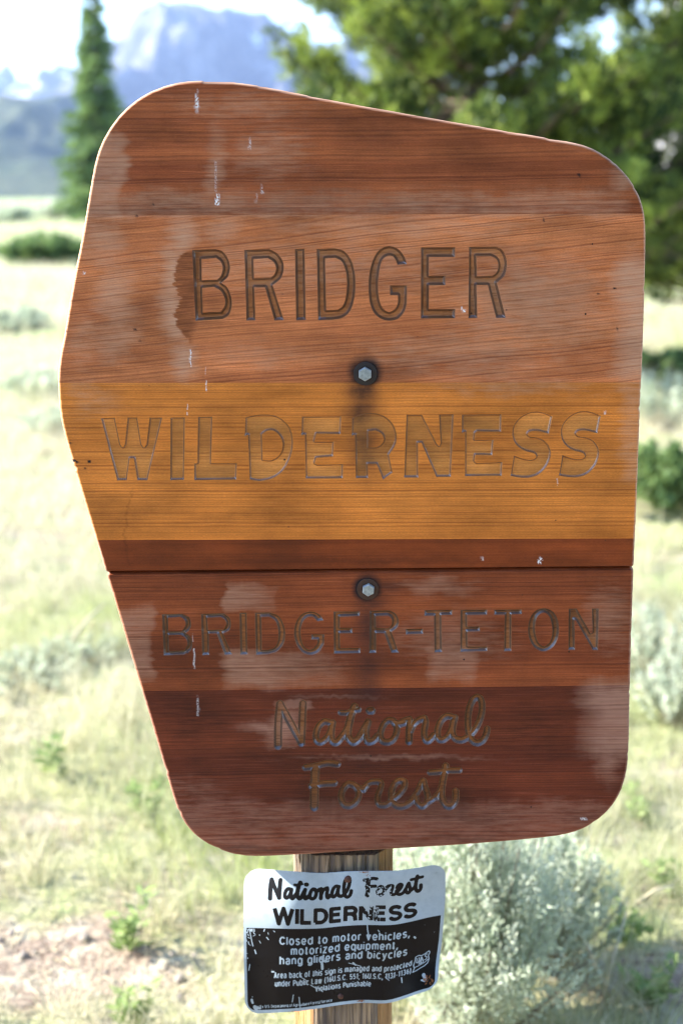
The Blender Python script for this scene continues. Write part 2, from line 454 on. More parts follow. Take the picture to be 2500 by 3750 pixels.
BT = [
 L_('B', [poly(*cF, [(50,88),(220,85),(275,117,1),(292,175,1),(275,222,1),(248,243),(285,275,1),(303,330,1),(290,385,1),(235,420),(65,430)]),
          poly(*cF, [(102,118),(205,112),(238,142,1),(243,180,1),(212,228),(105,230)]), poly(*cF, [(108,262),(205,258),(248,290,1),(258,335,1),(235,384),(112,390)])]),
 L_('R', [poly(*cF, [(370,85),(560,80),(605,118,1),(620,170,1),(603,222,1),(555,248),(628,420),(565,425),(500,248),(438,248),(440,425),(380,428)]),
          poly(*cF, [(425,118),(535,112),(568,138,1),(577,172,1),(555,214),(430,218)])]),
 L_('I', [poly(*cF, [(685,75),(748,75),(755,420),(692,424)])]),
 L_('D', [poly(*cF, [(812,75),(935,72),(1010,105,1),(1053,180,1),(1065,250,1),(1050,330,1),(1000,392,1),(925,418),(820,424)]),
          poly(*cF, [(868,112),(930,110),(980,145,1),(1003,220,1),(1000,305,1),(972,360,1),(925,380),(872,382)])]),
 L_('G', [poly(*cF, [(1380,140),(1345,92,1),(1275,65,1),(1200,85,1),(1150,150,1),(1133,240,1),(1150,330,1),(1200,400,1),(1265,424,1),(1335,402,1),(1383,335),(1385,252),(1275,252),(1275,298),(1325,298),(1320,335,1),(1290,368,1),(1255,378,1),(1218,350,1),(1195,290,1),(1190,220,1),(1212,145,1),(1250,112,1),(1290,112,1),(1325,148)])]),
 L_('E', [poly(*cG, [(62,118),(355,118),(352,170),(135,180),(135,300),(272,300),(272,360),(135,362),(138,522),(362,520),(360,582),(65,588)])]),
 L_('R', [poly(*cG, [(460,110),(680,105),(750,145,1),(786,220,1),(768,295,1),(705,345),(785,575),(700,578),(620,360),(535,360),(535,578),(455,582)]),
          poly(*cG, [(530,172),(660,165),(697,192,1),(707,235,1),(690,283,1),(655,305),(535,300)])]),
 L_('-', [poly(*cG, [(860,312),(1053,308),(1053,368),(860,375)])]),
 L_('T', [poly(*cG, [(1065,105),(1375,100),(1372,158),(1255,160),(1262,570),(1175,575),(1170,168),(1065,168)])]),
 L_('E', [poly(*cH, [(-45,100),(255,97),(250,155),(32,158),(35,285),(172,285),(172,340),(35,345),(38,505),(255,505),(255,558),(-48,568)])]),
 L_('T', [poly(*cH, [(325,98),(635,95),(632,150),(522,152),(520,558),(435,562),(443,155),(330,158)])]),
 L_('O', [poly(*cH, [(870,82,1),(960,108,1),(1020,180,1),(1045,300,1),(1030,420,1),(970,520,1),(870,562,1),(775,520,1),(718,430,1),(700,320,1),(720,200,1),(780,115,1)]),
          poly(*cH, [(875,133,1),(932,170,1),(962,260,1),(968,360,1),(940,455,1),(880,502,1),(822,465,1),(787,370,1),(782,270,1),(808,175,1)])]),
 L_('N', [poly(*cH, [(1150,88),(1240,85),(1395,360),(1412,350),(1405,85),(1485,85),(1475,548),(1415,548),(1230,222),(1215,212),(1222,545),(1145,548)])]),
]
cI = (980, 2540, 500/1568); cJ = (1400, 2520, 420/1568); cK = (1080, 2760, 640/1568)
def st(c, r, pts):
    ox, oy, k = c
    p = catmull(pts, False, 12.0) if len(pts) > 2 else np.array(pts, float)
    return (p * k + np.array([ox, oy]), r * 1.1)
NAT = [
 L_('N', strokes=[st(cI,14.5,[(118,600),(122,350),(142,125)]), st(cI,13.5,[(142,125),(385,565)]), st(cI,14,[(385,570),(405,122)])]),
 L_('a', strokes=[st(cI,12,[(735,345),(690,328),(640,330),(580,390),(553,480),(565,545),(605,565),(660,530),(710,460),(738,360)]), st(cI,13,[(745,340),(728,450),(740,545),(785,568),(835,520),(880,460)])]),
 L_('t', strokes=[st(cI,14,[(995,155),(958,250),(925,400),(925,500),(985,562),(1050,515),(1085,460)]), st(cI,10,[(835,222),(900,225),(960,205),(1048,190)]), st(cI,10,[(870,470),(915,380),(950,290)])]),
 L_('i', strokes=[st(cI,11.5,[(1060,480),(1100,410),(1150,330)]), st(cI,13,[(1152,330),(1125,440),(1150,555),(1210,545),(1260,490)]), st(cI,14,[(1168,200),(1195,200)])]),
 L_('o', strokes=[st(cI,12,[(1440,315),(1380,312),(1325,370),(1292,470),(1315,545),(1385,562),(1445,525),(1480,440),(1475,370),(1430,315),(1500,355),(1570,340)])]),
 L_('n', strokes=[st(cJ,12,[(220,500),(300,450),(370,430)]), st(cJ,13,[(370,440),(365,600),(362,735)]), st(cJ,12,[(380,600),(420,510),(490,445),(570,415)]), st(cJ,12,[(575,415),(590,480),(570,600),(585,705),(620,730),(670,690),(700,650)])]),
 L_('a', strokes=[st(cJ,12,[(975,405),(905,385),(845,405),(785,480),(750,600),(765,695),(820,715),(885,670),(935,590),(970,450)]), st(cJ,12.5,[(990,405),(965,500),(955,620),(1000,695),(1080,715),(1160,680)])]),
 L_('l', strokes=[st(cJ,12,[(1190,660),(1270,560),(1335,420),(1362,280),(1345,160),(1295,125),(1235,170),(1185,290),(1168,450),(1178,600),(1215,705),(1290,755),(1370,720),(1418,630),(1430,560)])]),
]
FOR = [
 L_('F', strokes=[st(cK,12,[(92,128),(180,115),(290,88),(382,98)]), st(cK,16,[(182,125),(175,300),(172,480)]), st(cK,12,[(145,295),(240,275),(355,268)])]),
 L_('o', strokes=[st(cK,12,[(535,290),(480,275),(430,325),(412,400),(440,460),(490,472),(550,430),(573,350),(530,285),(600,325),(640,290)])]),
 L_('r', strokes=[st(cK,11,[(615,330),(650,275),(700,255),(770,262),(765,320),(738,400),(755,460),(815,465),(870,425)])]),
 L_('e', strokes=[st(cK,12,[(860,420),(920,380),(975,310),(982,258),(940,243),(895,275),(865,350),(875,440),(935,478),(1000,465),(1060,420)])]),
 L_('s', strokes=[st(cK,11.5,[(1050,415),(1100,340),(1150,245),(1165,300),(1190,380),(1185,440),(1140,478),(1095,440),(1085,400)]), st(cK,11,[(1190,440),(1245,405),(1285,360)])]),
 L_('t', strokes=[st(cK,12.5,[(1352,112),(1335,200),(1318,300),(1318,400),(1355,468),(1400,475),(1438,420),(1440,340)]), st(cK,11,[(1210,172),(1300,165),(1380,155),(1475,152)]), st(cK,10,[(1265,400),(1300,330),(1330,230)])]),
]

def sdf(letter, X, Y, chunk=40000):
    out = np.full(X.shape, 1e3)
    P_ = np.stack([X, Y], -1)
    if letter.polys:
        segs = []; 
        for p in letter.polys: segs.append(np.stack([p, np.roll(p, -1, 0)], 1))
        segs = np.concatenate(segs); A = segs[:, 0]; B = segs[:, 1]; AB = B - A; L2 = (AB**2).sum(1) + 1e-9
        for i in range(0, len(X), chunk):
            p = P_[i:i+chunk]
            d = p[:, None] - A[None]
            t_ = np.clip((d * AB).sum(-1) / L2, 0, 1)
            dist = np.sqrt((((d - t_[..., None] * AB))**2).sum(-1)).min(1)
            yy = p[:, 1][:, None]; c = (A[None, :, 1] > yy) != (B[None, :, 1] > yy)
            with np.errstate(divide='ignore', invalid='ignore'):
                xi = A[None, :, 0] + (yy - A[None, :, 1]) / np.where(AB[None, :, 1] == 0, 1e-9, AB[None, :, 1]) * AB[None, :, 0]
            ins = ((c & (p[:, 0][:, None] < xi)).sum(1) % 2) == 1
            out[i:i+chunk] = np.where(ins, -dist, dist)
    for pts, r in letter.strokes:
        A = pts[:-1]; AB = pts[1:] - A; L2 = (AB**2).sum(1) + 1e-9
        for i in range(0, len(X), chunk):
            p = P_[i:i+chunk]; d = p[:, None] - A[None]
            t_ = np.clip((d * AB).sum(-1) / L2, 0, 1)
            dist = np.sqrt((((d - t_[..., None] * AB))**2).sum(-1)).min(1) - r
            out[i:i+chunk] = np.minimum(out[i:i+chunk], dist)
    return out

def bbox(l):
    pts = [p for p in l.polys] + [s[0] + q for s in l.strokes for q in (-s[1], s[1])]
    a = np.concatenate(pts); return a.min(0), a.max(0)

# ---------------- wear painted as attributes: (sun-bleached, dark, iron stain, bird lime)
def box(X, Y, x0, y0, x1, y1, fx=12, fy=12):
    sx = np.clip((X - x0) / fx + .5, 0, 1) * np.clip((x1 - X) / fx + .5, 0, 1)
    sy = np.clip((Y - y0) / fy + .5, 0, 1) * np.clip((y1 - Y) / fy + .5, 0, 1)
    s = lambda v: v*v*(3-2*v)
    return s(sx) * s(sy)
def blob(X, Y, cx, cy, rx, ry):
    return np.exp(-(((X - cx) / rx)**2 + ((Y - cy) / ry)**2))
RED = np.array([(683,920),(660,928),(640,965),(633,1010),(638,1050),(655,1088),(643,1130),(638,1178),(668,1222),(690,1262),(702,1255),(712,1210),(722,1170),(725,1100),(720,1000),(715,925)], float)
_rt = np.random.default_rng(21).uniform(-1, 1, 4096)
def rnd1(v):
    i = np.floor(v).astype(int); f = v - i; f = f*f*(3-2*f)
    return _rt[i % 4096]*(1-f) + _rt[(i+1) % 4096]*f
def wear(X0, Y0_):
    sh = np.floor(X0/170.0)*911.0; X = X0.copy(); Y = Y0_.copy()
    for k, (wl, am) in enumerate(((95, 16), (38, 11), (15, 7), (7, 5))):
        X = X + am*rnd1(Y0_/wl + X0*.0015 + 31*k); Y = Y + .7*am*rnd1(X0/(wl*1.6) + 77 + 13*k)
    Ls = np.zeros_like(X); D = np.zeros_like(X); K = np.zeros_like(X); W = np.zeros_like(X)
    def up(A, v): np.maximum(A, v, out=A)
    up(Ls, .55*box(X,Y,300,470,458,795,44,60)); up(Ls, .30*blob(X,Y,900,390,260,60)); up(Ls, .45*blob(X,Y,790,600,40,150))
    up(Ls, .35*blob(X,Y,980,560,150,110)); up(Ls, .50*blob(X,Y,2290,640,60,70))
    up(Ls, .55*blob(X,Y,370,880,80,90)); up(Ls, .60*blob(X,Y,430,1080,75,130)); up(Ls, .45*blob(X,Y,420,1230,90,90)); up(Ls,.35*blob(X,Y,300,1240,60,110))
    up(Ls, .80*blob(X,Y,665,870,52,85)); up(Ls, .85*blob(X,Y,640,1010,42,120)); up(Ls, .9*blob(X,Y,640,1160,52,90)); up(Ls, .85*blob(X,Y,680,1320,45,70))
    up(Ls, .50*blob(X,Y,810,840,70,50)); up(Ls, .75*box(X,Y,2255,930,2420,1400,120,160)); up(Ls, .45*blob(X,Y,1950,1100,300,180)); up(Ls, .35*blob(X,Y,1700,1300,420,90))
    up(Ls, .30*blob(X,Y,950,1300,200,60)); up(Ls, .35*blob(X,Y,1500,830,500,60))
    up(Ls, .30*blob(X,Y,330,1450,90,80)); up(Ls, .25*blob(X,Y,1900,1420,400,40)); up(Ls, .38*box(X,Y,2270,1390,2420,1760,80,90))
    # lower board
    up(Ls, .75*box(X,Y,812,2145,1010,2240,26,50)*np.clip((1010-X)/260+.35,0,1)); up(Ls, .70*box(X,Y,820,2390,1290,2522,60,55)*np.clip((1300-X)/420+.1,0,1))
    up(Ls, .62*box(X,Y,400,2225,566,2495,30,60)); up(Ls, .35*blob(X,Y,1650,2330,240,90)); up(Ls, .50*box(X,Y,1560,2360,1735,2500,50,60)); up(Ls, .45*blob(X,Y,2230,2260,90,120)); up(Ls, .40*blob(X,Y,1600,2150,160,40))
    up(Ls, .85*blob(X,Y,975,2668,95,20)); up(Ls, .85*blob(X,Y,1040,2665,60,75)*(Y<2745)); up(Ls, .7*box(X,Y,1000,2565,1130,2600,30,14)); up(Ls, .45*blob(X,Y,1430,2778,330,11)); up(Ls, .35*blob(X,Y,1250,2555,200,9))
    up(Ls, .95*box(X,Y,2140,2500,2420,2770,150,110)); up(Ls, .70*blob(X,Y,2225,2790,45,70)); up(Ls, .40*blob(X,Y,760,3000,150,110)); up(Ls, .45*blob(X,Y,1380,3062,420,11)); up(Ls, .25*blob(X,Y,700,2890,150,50))
    up(Ls, .40*blob(X,Y,950,3095,260,14))
    up(Ls, .34*box(X,Y,320,700,2300,800,200,90)); up(Ls, .25*blob(X,Y,1150,980,900,120))
    up(Ls, .30*box(X,Y,500,2935,2400,3250,100,60))
    up(D, .5*box(X,Y,1090,2790,1720,2990,80,60))
    up(D, .55*blob(X,Y,620,500,210,50)); up(D, .65*blob(X,Y,1500,430,430,60)); up(D, .35*blob(X,Y,1800,600,400,90)); up(D,.4*blob(X,Y,1250,700,300,60)); up(D, .30*blob(X,Y,510,1120,60,60))
    up(D, .35*blob(X,Y,2350,930,30,40)); up(D, .30*blob(X,Y,1000,1250,260,50)); up(D,.5*blob(X,Y,2330,2840,60,50)); up(D,.45*blob(X,Y,900,3110,300,10)); up(D, .4*blob(X,Y,1700,3075,300,10))
    up(D, .75*blob(X,Y,700,2640,200,120)); up(D, .6*blob(X,Y,1950,2680,210,130)); up(D, .5*blob(X,Y,1500,2850,600,60)); up(D, .45*blob(X,Y,640,2380,110,60)); up(D,.35*blob(X,Y,1300,2560,700,40))
    up(D, .5*blob(X,Y,1450,2060,700,16))
    up(D, .5*np.clip(1-np.abs(X-467)/6,0,1)*box(X,Y,455,1790,480,2060,4,60))
    X, Y = X0, Y0_
    # the ragged dark patch left of the B
    x_l = np.interp(Y, [918,928,965,1010,1050,1088,1130,1178,1222,1262], [700,662,640,633,638,655,643,638,668,698])
    x_l = x_l + 7*rnd1(Y/5.0) + 6*rnd1(Y/13.0+9)
    x_r = np.interp(Y, [918,1170,1210,1262], [735,725,713,702])
    rp = np.clip((X-x_l)/7,0,1)*np.clip((x_r+10-X)/30,0,1)*np.clip((Y-916)/8,0,1)*np.clip((1264-Y)/8,0,1)
    Ls *= 1-rp; up(D, .8*rp)
    inside_b = blob(X,Y,770,1110,60,60); up(D, .45*inside_b); Ls *= 1-.6*inside_b
    # iron stain running down from the bolts
    r1 = np.hypot(X-1337, Y-1366); up(K, .95*np.clip((78-r1)/34,0,1)); up(K, .95*blob(X,Y,1326,1430,62,58)); up(K, .72*blob(X,Y,1322,1505,66,80)); up(K, .68*blob(X,Y,1338,1640,62,110)); up(K,.3*blob(X,Y,1340,1400,110,50))
    r2 = np.hypot(X-1346, Y-2157); up(K, .95*np.clip((66-r2)/26,0,1)); up(K, .6*blob(X,Y,1365,2205,50,45)); up(K, .7*blob(X,Y,1345,2290,46,120)); up(K, .55*blob(X,Y,1340,2480,60,120)); up(K,.3*blob(X,Y,1330,2700,80,120)); up(K, .5*blob(X,Y,1420,2150,60,18))
    # bird lime and chips
    def drop(cx, y0, y1, w0, w1, a=1.0):
        t_ = np.clip((Y - y0) / (y1 - y0), 0, 1); w = w0 + (w1 - w0) * t_
        up(W, a*np.clip((w - np.abs(X - cx + 1.3*np.sin(Y*.13))) / 3, 0, 1) * (Y > y0) * (Y < y1))
    drop(721,315,392,1,9,.9); drop(721,385,410,12,6,.35); drop(796,705,752,6,9,1); drop(790,590,700,5,5,.3); drop(914,500,545,3,5,.55); drop(960,670,705,3,5,.6); drop(938,708,740,3,4,.4)
    drop(698,1277,1342,4,3,.95); drop(755,1396,1430,3,4,.9); drop(753,1345,1375,2,3,.5); drop(686,1482,1500,3,3,.8); drop(686,1508,1521,3,3,.8)
    drop(1692,1122,1134,4,5,1); drop(1697,1132,1143,9,9,1); drop(1766,2040,2056,4,5,.8); drop(1981,2040,2050,3,9,1); drop(1974,2048,2062,9,7,1)
    drop(711,2374,2445,4,5,.55); drop(706,2320,2350,2,3,.4); drop(725,2546,2622,3,5,.5); drop(2137,2993,3005,14,10,.85); drop(307,990,1004,3,6,.9); drop(2214,1502,1518,4,5,.7); drop(2040,1752,1775,4,4,.4)
    for hx_, hy_, hr in ((270,1687,6),(282,1692,5),(327,1690,6),(272,1730,5),(258,1622,4),(312,1715,4),(244,1210,4),(494,1204,4),(512,1245,4),(560,745,4),(2120,640,6),(1990,805,5),(2260,1205,4),(2250,1055,4),(2190,1075,4),(500,790,4)):
        up(K, np.clip((hr+2-np.hypot(X-hx_, (Y-hy_)*1.2))/3, 0, 1))
    return np.stack([Ls, D, K, W], 1)

# ---------------- wood
def wood(name, c_lo, c_hi, c_line, sat=(1.22, .87, .48),  slope=0.0, seed=0.0, ring=.0024, wave=.004, wavescale=3.0, band=.35, linew=.55, gloss=.45, carved=False, flecks=.3, pale=(.52, .33, .22)):
    """boards sawn lengthwise: fine growth lines, broad bands, pores, plus the painted wear"""
    c_lo, c_hi, c_line = (tuple(a * b for a, b in zip(c, sat)) for c in (c_lo, c_hi, c_line))
    t = NT(name); P = t.pos()
    x, y, z = t.sep(P)
    warp = t.noise(t.mapping(P, (1, .3, 2.5), loc=(seed, seed, 0)), scale=wavescale, detail=2, rough=.5)
    warp2 = t.noise(t.mapping(P, (1, .3, 3), loc=(seed, 7, 0)), scale=24, detail=2, rough=.5)
    g = t.math('SUBTRACT', z, t.math('MULTIPLY', x, math.tan(R(slope))))
    g = t.math('ADD', g, t.math('MULTIPLY', t.math('SUBTRACT', warp, .5), wave * 2))
    g = t.math('ADD', g, t.math('MULTIPLY', t.math('SUBTRACT', warp2, .5), .0016))
    g = t.math('ADD', g, seed * .37)
    fine = t.noise(dim='1D', w=g, scale=1 / ring * 1.15, detail=.6, rough=.5)
    mid = t.noise(dim='1D', w=g, scale=1 / ring * .20, detail=2, rough=.6)
    bands = t.noise(dim='1D', w=g, scale=22, detail=2, rough=.6)
    fib = t.noise(t.mapping(P, (12, 12, 900), loc=(seed, 0, 0)), scale=1, detail=3, rough=.6)
    fib2 = t.noise(t.mapping(P, (55, 55, 1500), loc=(0, seed, 0)), scale=1, detail=2, rough=.6)
    tone = t.noise(t.mapping(P, (2.2, 2, 9), loc=(seed * 2, 0, 0)), scale=1.6, detail=4, rough=.6)
    col = t.mix(t.math('ADD', t.math('MULTIPLY', t.maprange(bands, .3, .7), band), t.math('MULTIPLY', t.maprange(tone, .3, .7), 1 - band), clamp=True), c_lo, c_hi)
    line = t.maprange(fine, .42, .66)
    line = t.math('MULTIPLY', line, t.maprange(mid, .30, .65, .35, 1.0))
    col = t.mix(t.math('MULTIPLY', line, linew), col, c_line)
    col = t.mix(t.math('MULTIPLY', t.maprange(fib, .55, .75), flecks), col, tuple(min(1, c * 1.55 + .03) for c in c_hi))
    col = t.mix(t.math('MULTIPLY', t.maprange(fib2, .6, .75), .35), col, c_line)
    # uneven finish: broad mottling and long soft streaks
    mot = t.noise(t.mapping(P, (7, 7, 16), loc=(seed, 5, 1)), scale=1, detail=5, rough=.62)
    stk = t.noise(t.mapping(P, (3.5, 3, 150), loc=(seed, 2, 1)), scale=1, detail=3, rough=.6)
    vd = t.n('ShaderNodeVectorMath', operation='SCALE'); t.put(vd.inputs[0], col)
    t.put(vd.inputs[3], t.math('MULTIPLY', t.math('MULTIPLY', t.maprange(mot, .32, .68, .66, 1.42), t.maprange(t.noise(t.mapping(P, (380, 380, 1500)), scale=1, detail=2, rough=.6), .3, .7, .84, 1.16)), t.maprange(stk, .3, .7, .90, 1.12)))
    col = vd.outputs[0]
    # wear
    at = t.attr('wear'); sp_ = t.n('ShaderNodeSeparateColor'); t.t.links.new(at.outputs['Color'], sp_.inputs[0])
    A = sp_.outputs; alpha = at.outputs['Alpha']
    jag = t.noise(t.mapping(P, (30, 30, 220), loc=(seed, 3, 0)), scale=1, detail=4, rough=.65)
    soft = t.noise(P, scale=35, detail=4, rough=.6)
    lv = t.math('ADD', t.math('MULTIPLY', A[0], 1.15), t.math('ADD', t.math('MULTIPLY', t.math('SUBTRACT', soft, .5), .55), t.math('MULTIPLY', t.math('SUBTRACT', jag, .5), 1.3)))
    lf = t.math('MULTIPLY', t.maprange(lv, .05, 1.15), t.maprange(A[0], 0, .2), clamp=True)
    lf = t.math('MULTIPLY', lf, t.maprange(line, 0, 1, 1, .55))
    col = t.mix(t.math('MULTIPLY', lf, .80), col, pale)
    df = t.math('MULTIPLY', A[1], t.maprange(jag, .35, .62, .55, 1.2), clamp=True)
    col = t.mix(t.math('MULTIPLY', df, .78), col, tuple(c * .30 for c in c_lo))
    kf = t.math('MULTIPLY', A[2], t.maprange(t.math('ADD', t.math('MULTIPLY', soft, .8), t.math('MULTIPLY', jag, .2)), .35, .65, .75, 1.2), clamp=True)
    col = t.mix(kf, col, (.012, .009, .012))
    wf = t.math('MULTIPLY', alpha, t.maprange(t.noise(P, scale=500, detail=2), .40, .52), clamp=True)
    col = t.mix(wf, col, (.78, .78, .80))
    # grime: small dark specks and nicks
    vor = t.n('ShaderNodeTexVoronoi'); t.put(vor.inputs['Vector'], P); vor.inputs['Scale'].default_value = 26
    col = t.mix(t.maprange(vor.outputs['Distance'], .035, .02), col, (.03, .015, .012))
    t.set(Base_Color=col)
    rg = t.math('ADD', t.math('MULTIPLY', lf, .30), t.maprange(soft, .3, .7, gloss, gloss + .14))
    t.put(t.b.inputs['Roughness'], rg)
    t.b.inputs['Specular IOR Level'].default_value = .20
    if carved:
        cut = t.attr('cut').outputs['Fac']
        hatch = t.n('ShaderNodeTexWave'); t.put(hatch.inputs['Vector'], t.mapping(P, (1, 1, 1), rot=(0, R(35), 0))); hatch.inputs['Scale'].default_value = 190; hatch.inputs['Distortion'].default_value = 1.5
        endg_shade = t.mix(t.maprange(hatch.outputs['Fac'], .2, .8), tuple(c * .12 for c in c_lo), tuple(c * .50 for c in c_lo))  # end grain hatch, darkened so shade is painted into the carved walls
        col2 = t.mix(t.math('MULTIPLY', cut, .85), col, endg_shade)
        t.put(t.b.inputs['Base Color'], col2)
        t.put(t.b.inputs['Roughness'], t.math('SUBTRACT', rg, t.math('MULTIPLY', cut, .15)))
        t.put(t.b.inputs['Specular IOR Level'], t.maprange(cut, 0, 1, .25, .6)); t.put(t.b.inputs['Coat Weight'], cut); t.b.inputs['Coat Roughness'].default_value = .22; t.b.inputs['Coat IOR'].default_value = 1.75
    h = t.math('SUBTRACT', t.math('ADD', t.math('MULTIPLY', fib, .5), t.math('MULTIPLY', fib2, .3)), t.math('MULTIPLY', line, .8))
    t.bump(h, .35, .0006)
    return t.m

# planks: (name label, first line c,slope ; last line c,slope ; grid, materials, letters)
#                         c_lo              c_hi               line
PL = [
 dict(top=None, bot=(785,-4), m=dict(c_lo=(.140,.048,.028), c_hi=(.33,.145,.082), c_line=(.055,.017,.013), slope=.5, seed=1.3, ring=.0030, wave=.006, band=.55, linew=.5, sat=(1.22, .84, .50)), letters=[], lab='top plank of the sign, plain reddish brown wood'),
 dict(top=(785,-4), bot=(1401,-1), m=dict(c_lo=(.29,.112,.058), c_hi=(.46,.215,.122), c_line=(.13,.042,.024), slope=6.5, seed=4.1, ring=.0027, wave=.016, wavescale=2.2, band=.35, sat=(1.16, .87, .56), linew=.62, flecks=.35), letters=[(BRIDGER, 10.5, .0046)], lab='faded pinkish brown plank carved BRIDGER'),
 dict(top=(1401,-1), bot=(1976,-3), m=dict(c_lo=(.38,.165,.046), c_hi=(.50,.245,.080), c_line=(.19,.066,.020), slope=.15, seed=9.2, ring=.0026, wave=.0015, band=.5, linew=.62), letters=[(WILD, 7.5, .0034)], lab='honey coloured plank carved WILDERNESS'),
 dict(top=(1976,-3), bot=(2089,-9.5), m=dict(c_lo=(.125,.033,.013), c_hi=(.19,.058,.022), c_line=(.06,.016,.010), slope=.4, seed=12.7, ring=.0036, wave=.004, band=.5, linew=.4, flecks=.12), letters=[], lab='narrow dark red brown plank above the groove'),
 dict(top=(2089,-9.5), bot=(2523,-12), m=dict(pale=(.42,.23,.15), c_lo=(.100,.028,.016), c_hi=(.235,.082,.043), c_line=(.045,.012,.009), slope=.9, seed=15.5, ring=.0028, wave=.004, band=.5, linew=.5, flecks=.35), letters=[(BT, 9.0, .0036)], lab='red brown plank carved BRIDGER-TETON'),
 dict(top=(2523,-12), bot=None, m=dict(pale=(.40,.215,.15), c_lo=(.045,.010,.008), c_hi=(.150,.044,.027), c_line=(.03,.006,.006), slope=.8, seed=21.9, ring=.0030, wave=.005, band=.55, linew=.5, flecks=.4), letters=[(NAT, 9.5, .0044), (FOR, 8.5, .0044)], lab='dark maroon brown plank carved National Forest'),
]
sign = thing('wooden_sign', 'big brown plank sign with carved wilderness and forest names, bolted to the post', 'sign', (0, YB, CAM_H - .3))
SX, SY, SZ = sign.location
wear_cols = []
def frange(a, b, s):
    n = max(1, int(round((b - a) / s))); return list(a + (b - a) * np.arange(n) / n)

nrm_in = onrm
for pi, pl in enumerate(PL):
    mat = wood('plank_wood_%d' % pi, **pl['m'])
    pm = dict(pl['m'])
    fl = np.array(pm['c_hi']); lo = np.array(pm['c_lo'])
    pm['c_hi'] = tuple(np.array([.27, .165, .090]) * .62 + fl * .38) if pi != 2 else (.46, .265, .115)
    pm['c_lo'] = tuple(np.array([.16, .090, .048]) * .62 + lo * .38) if pi != 2 else (.37, .190, .070)
    pm['seed'] += .5; pm['linew'] = .45; pm['gloss'] = .45; pm['carved'] = True
    cmat = wood('carved_wood_%d' % pi, **pm) if pl['letters'] else None
    # rows
    fine = []
    for row, w, dep in pl['letters']:
        bb = [bbox(l) for l in row]
        fine.append((min(b[0][1] for b in bb) - 8, max(b[1][1] for b in bb) + 8, min(b[0][0] for b in bb) - 8, max(b[1][0] for b in bb) + 8))
    c0, s0 = pl['top'] if pl['top'] else (Y0, 0.0)
    c1, s1 = pl['bot'] if pl['bot'] else (Y1, 0.0)
    rows = []
    if pl['top'] is None:
        rows = [c0 + 70 * (i / 22)**2 for i in range(22)]; start = c0 + 70
    else:
        rows = [c0, c0 + 5 if pi != 4 else c0 + 9]; start = rows[-1]
    end = c1 - (5 if pi != 3 else 7); tail = [c1 - (5 if pi != 3 else 7), c1]
    if pl['bot'] is None:
        end = c1 - 60; tail = [c1 - 60 * (1 - i / 20)**2 for i in range(21)]
    cuts = sorted([start, end] + [v for f in fine for v in f[:2]])
    for a, b in zip(cuts[:-1], cuts[1:]):
        m_ = (a + b) / 2
        s_ = 2.0 if any(f[0] <= m_ <= f[1] for f in fine) else 7.0
        if b - a > .5: rows += frange(a, b, s_)
    rows += tail
    rows = np.array(sorted(set(np.round(rows, 3))))
    xmin, xmax = 190.0, 2385.0
    if fine:
        fx0 = min(f[2] for f in fine); fx1 = max(f[3] for f in fine)
        cols = frange(xmin, fx0, 6) + frange(fx0, fx1, 2.0) + frange(fx1, xmax, 6) + [xmax]
    else:
        cols = frange(xmin, xmax, 6) + [xmax]
    cols = np.array(cols)
    slope = s0 + (s1 - s0) * (rows - c0) / (c1 - c0)
    def edge(xs, ys, x0):
        x_ = np.full(len(rows), float(x0))
        for _ in range(4):
            yy = rows + slope * (x_ - 1250) / 1000
            x_ = np.interp(yy, ys, xs)
        return x_
    eL = edge(xL_, yL, 300); eR = edge(xR_, yR, 2300)
    notch = np.zeros(len(rows))
    if pi == 3: notch[-1] = 7; notch[-2] = 1
    if pi == 4: notch[0] = 7; notch[1] = 1
    eL = eL + notch; eR = eR - notch
    X = np.clip(cols[None, :], eL[:, None], eR[:, None])
    Y = rows[:, None] + slope[:, None] * (X - 1250) / 1000
    sd = np.full(X.shape, 1e3); who = np.full(X.shape, -1); wall = np.ones(X.shape); dep_ = np.zeros(X.shape)
    letters = [(l, w, dep) for row, w, dep in pl['letters'] for l in row]
    def eval_letters(X, Y):
        sd = np.full(X.shape, 1e3); who = np.full(X.shape, -1); wl = np.ones(X.shape); dp = np.zeros(X.shape)
        for li, (l, w, dep) in enumerate(letters):
            b0, b1 = bbox(l)
            m_ = (X > b0[0]-14) & (X < b1[0]+14) & (Y > b0[1]-14) & (Y < b1[1]+14)
            if not m_.any(): continue
            v = sdf(l, X[m_], Y[m_])
            old = sd[m_]; better = v < old
            sd[m_] = np.where(better, v, old)
            a = who[m_]; a[better] = li; who[m_] = a
            a = wl[m_]; a[better] = w; wl[m_] = a
            a = dp[m_]; a[better] = dep; dp[m_] = a
        return sd, who, wl, dp
    if letters:
        sd, who, wall, dep_ = eval_letters(X, Y)
        near = np.abs(sd) < 100
        gyv, gxv = np.gradient(sd)
        dxs = np.gradient(X, axis=1); dys = np.gradient(Y, axis=0)
        gxv = gxv / np.where(np.abs(dxs) < 1e-6, 1, dxs); gyv = gyv / np.where(np.abs(dys) < 1e-6, 1, dys)
        gl = np.hypot(gxv, gyv) + 1e-6
        for target in (0.0, 1.0):
            e = sd + target * wall
            mv = (np.abs(e) < 1.15) & (gl > .6) & (gl < 1.5)
            st_ = np.where(mv, -e, 0) * .97
            X = X + np.clip(st_ * gxv / gl, -.9, .9); Y = Y + np.clip(st_ * gyv / gl, -.9, .9)
        sd, who, wall, dep_ = eval_letters(X, Y)
    tt = np.clip(-sd / wall, 0, 1)
    D = dep_ * (.84 * tt + .05 * np.sin(tt * math.pi))
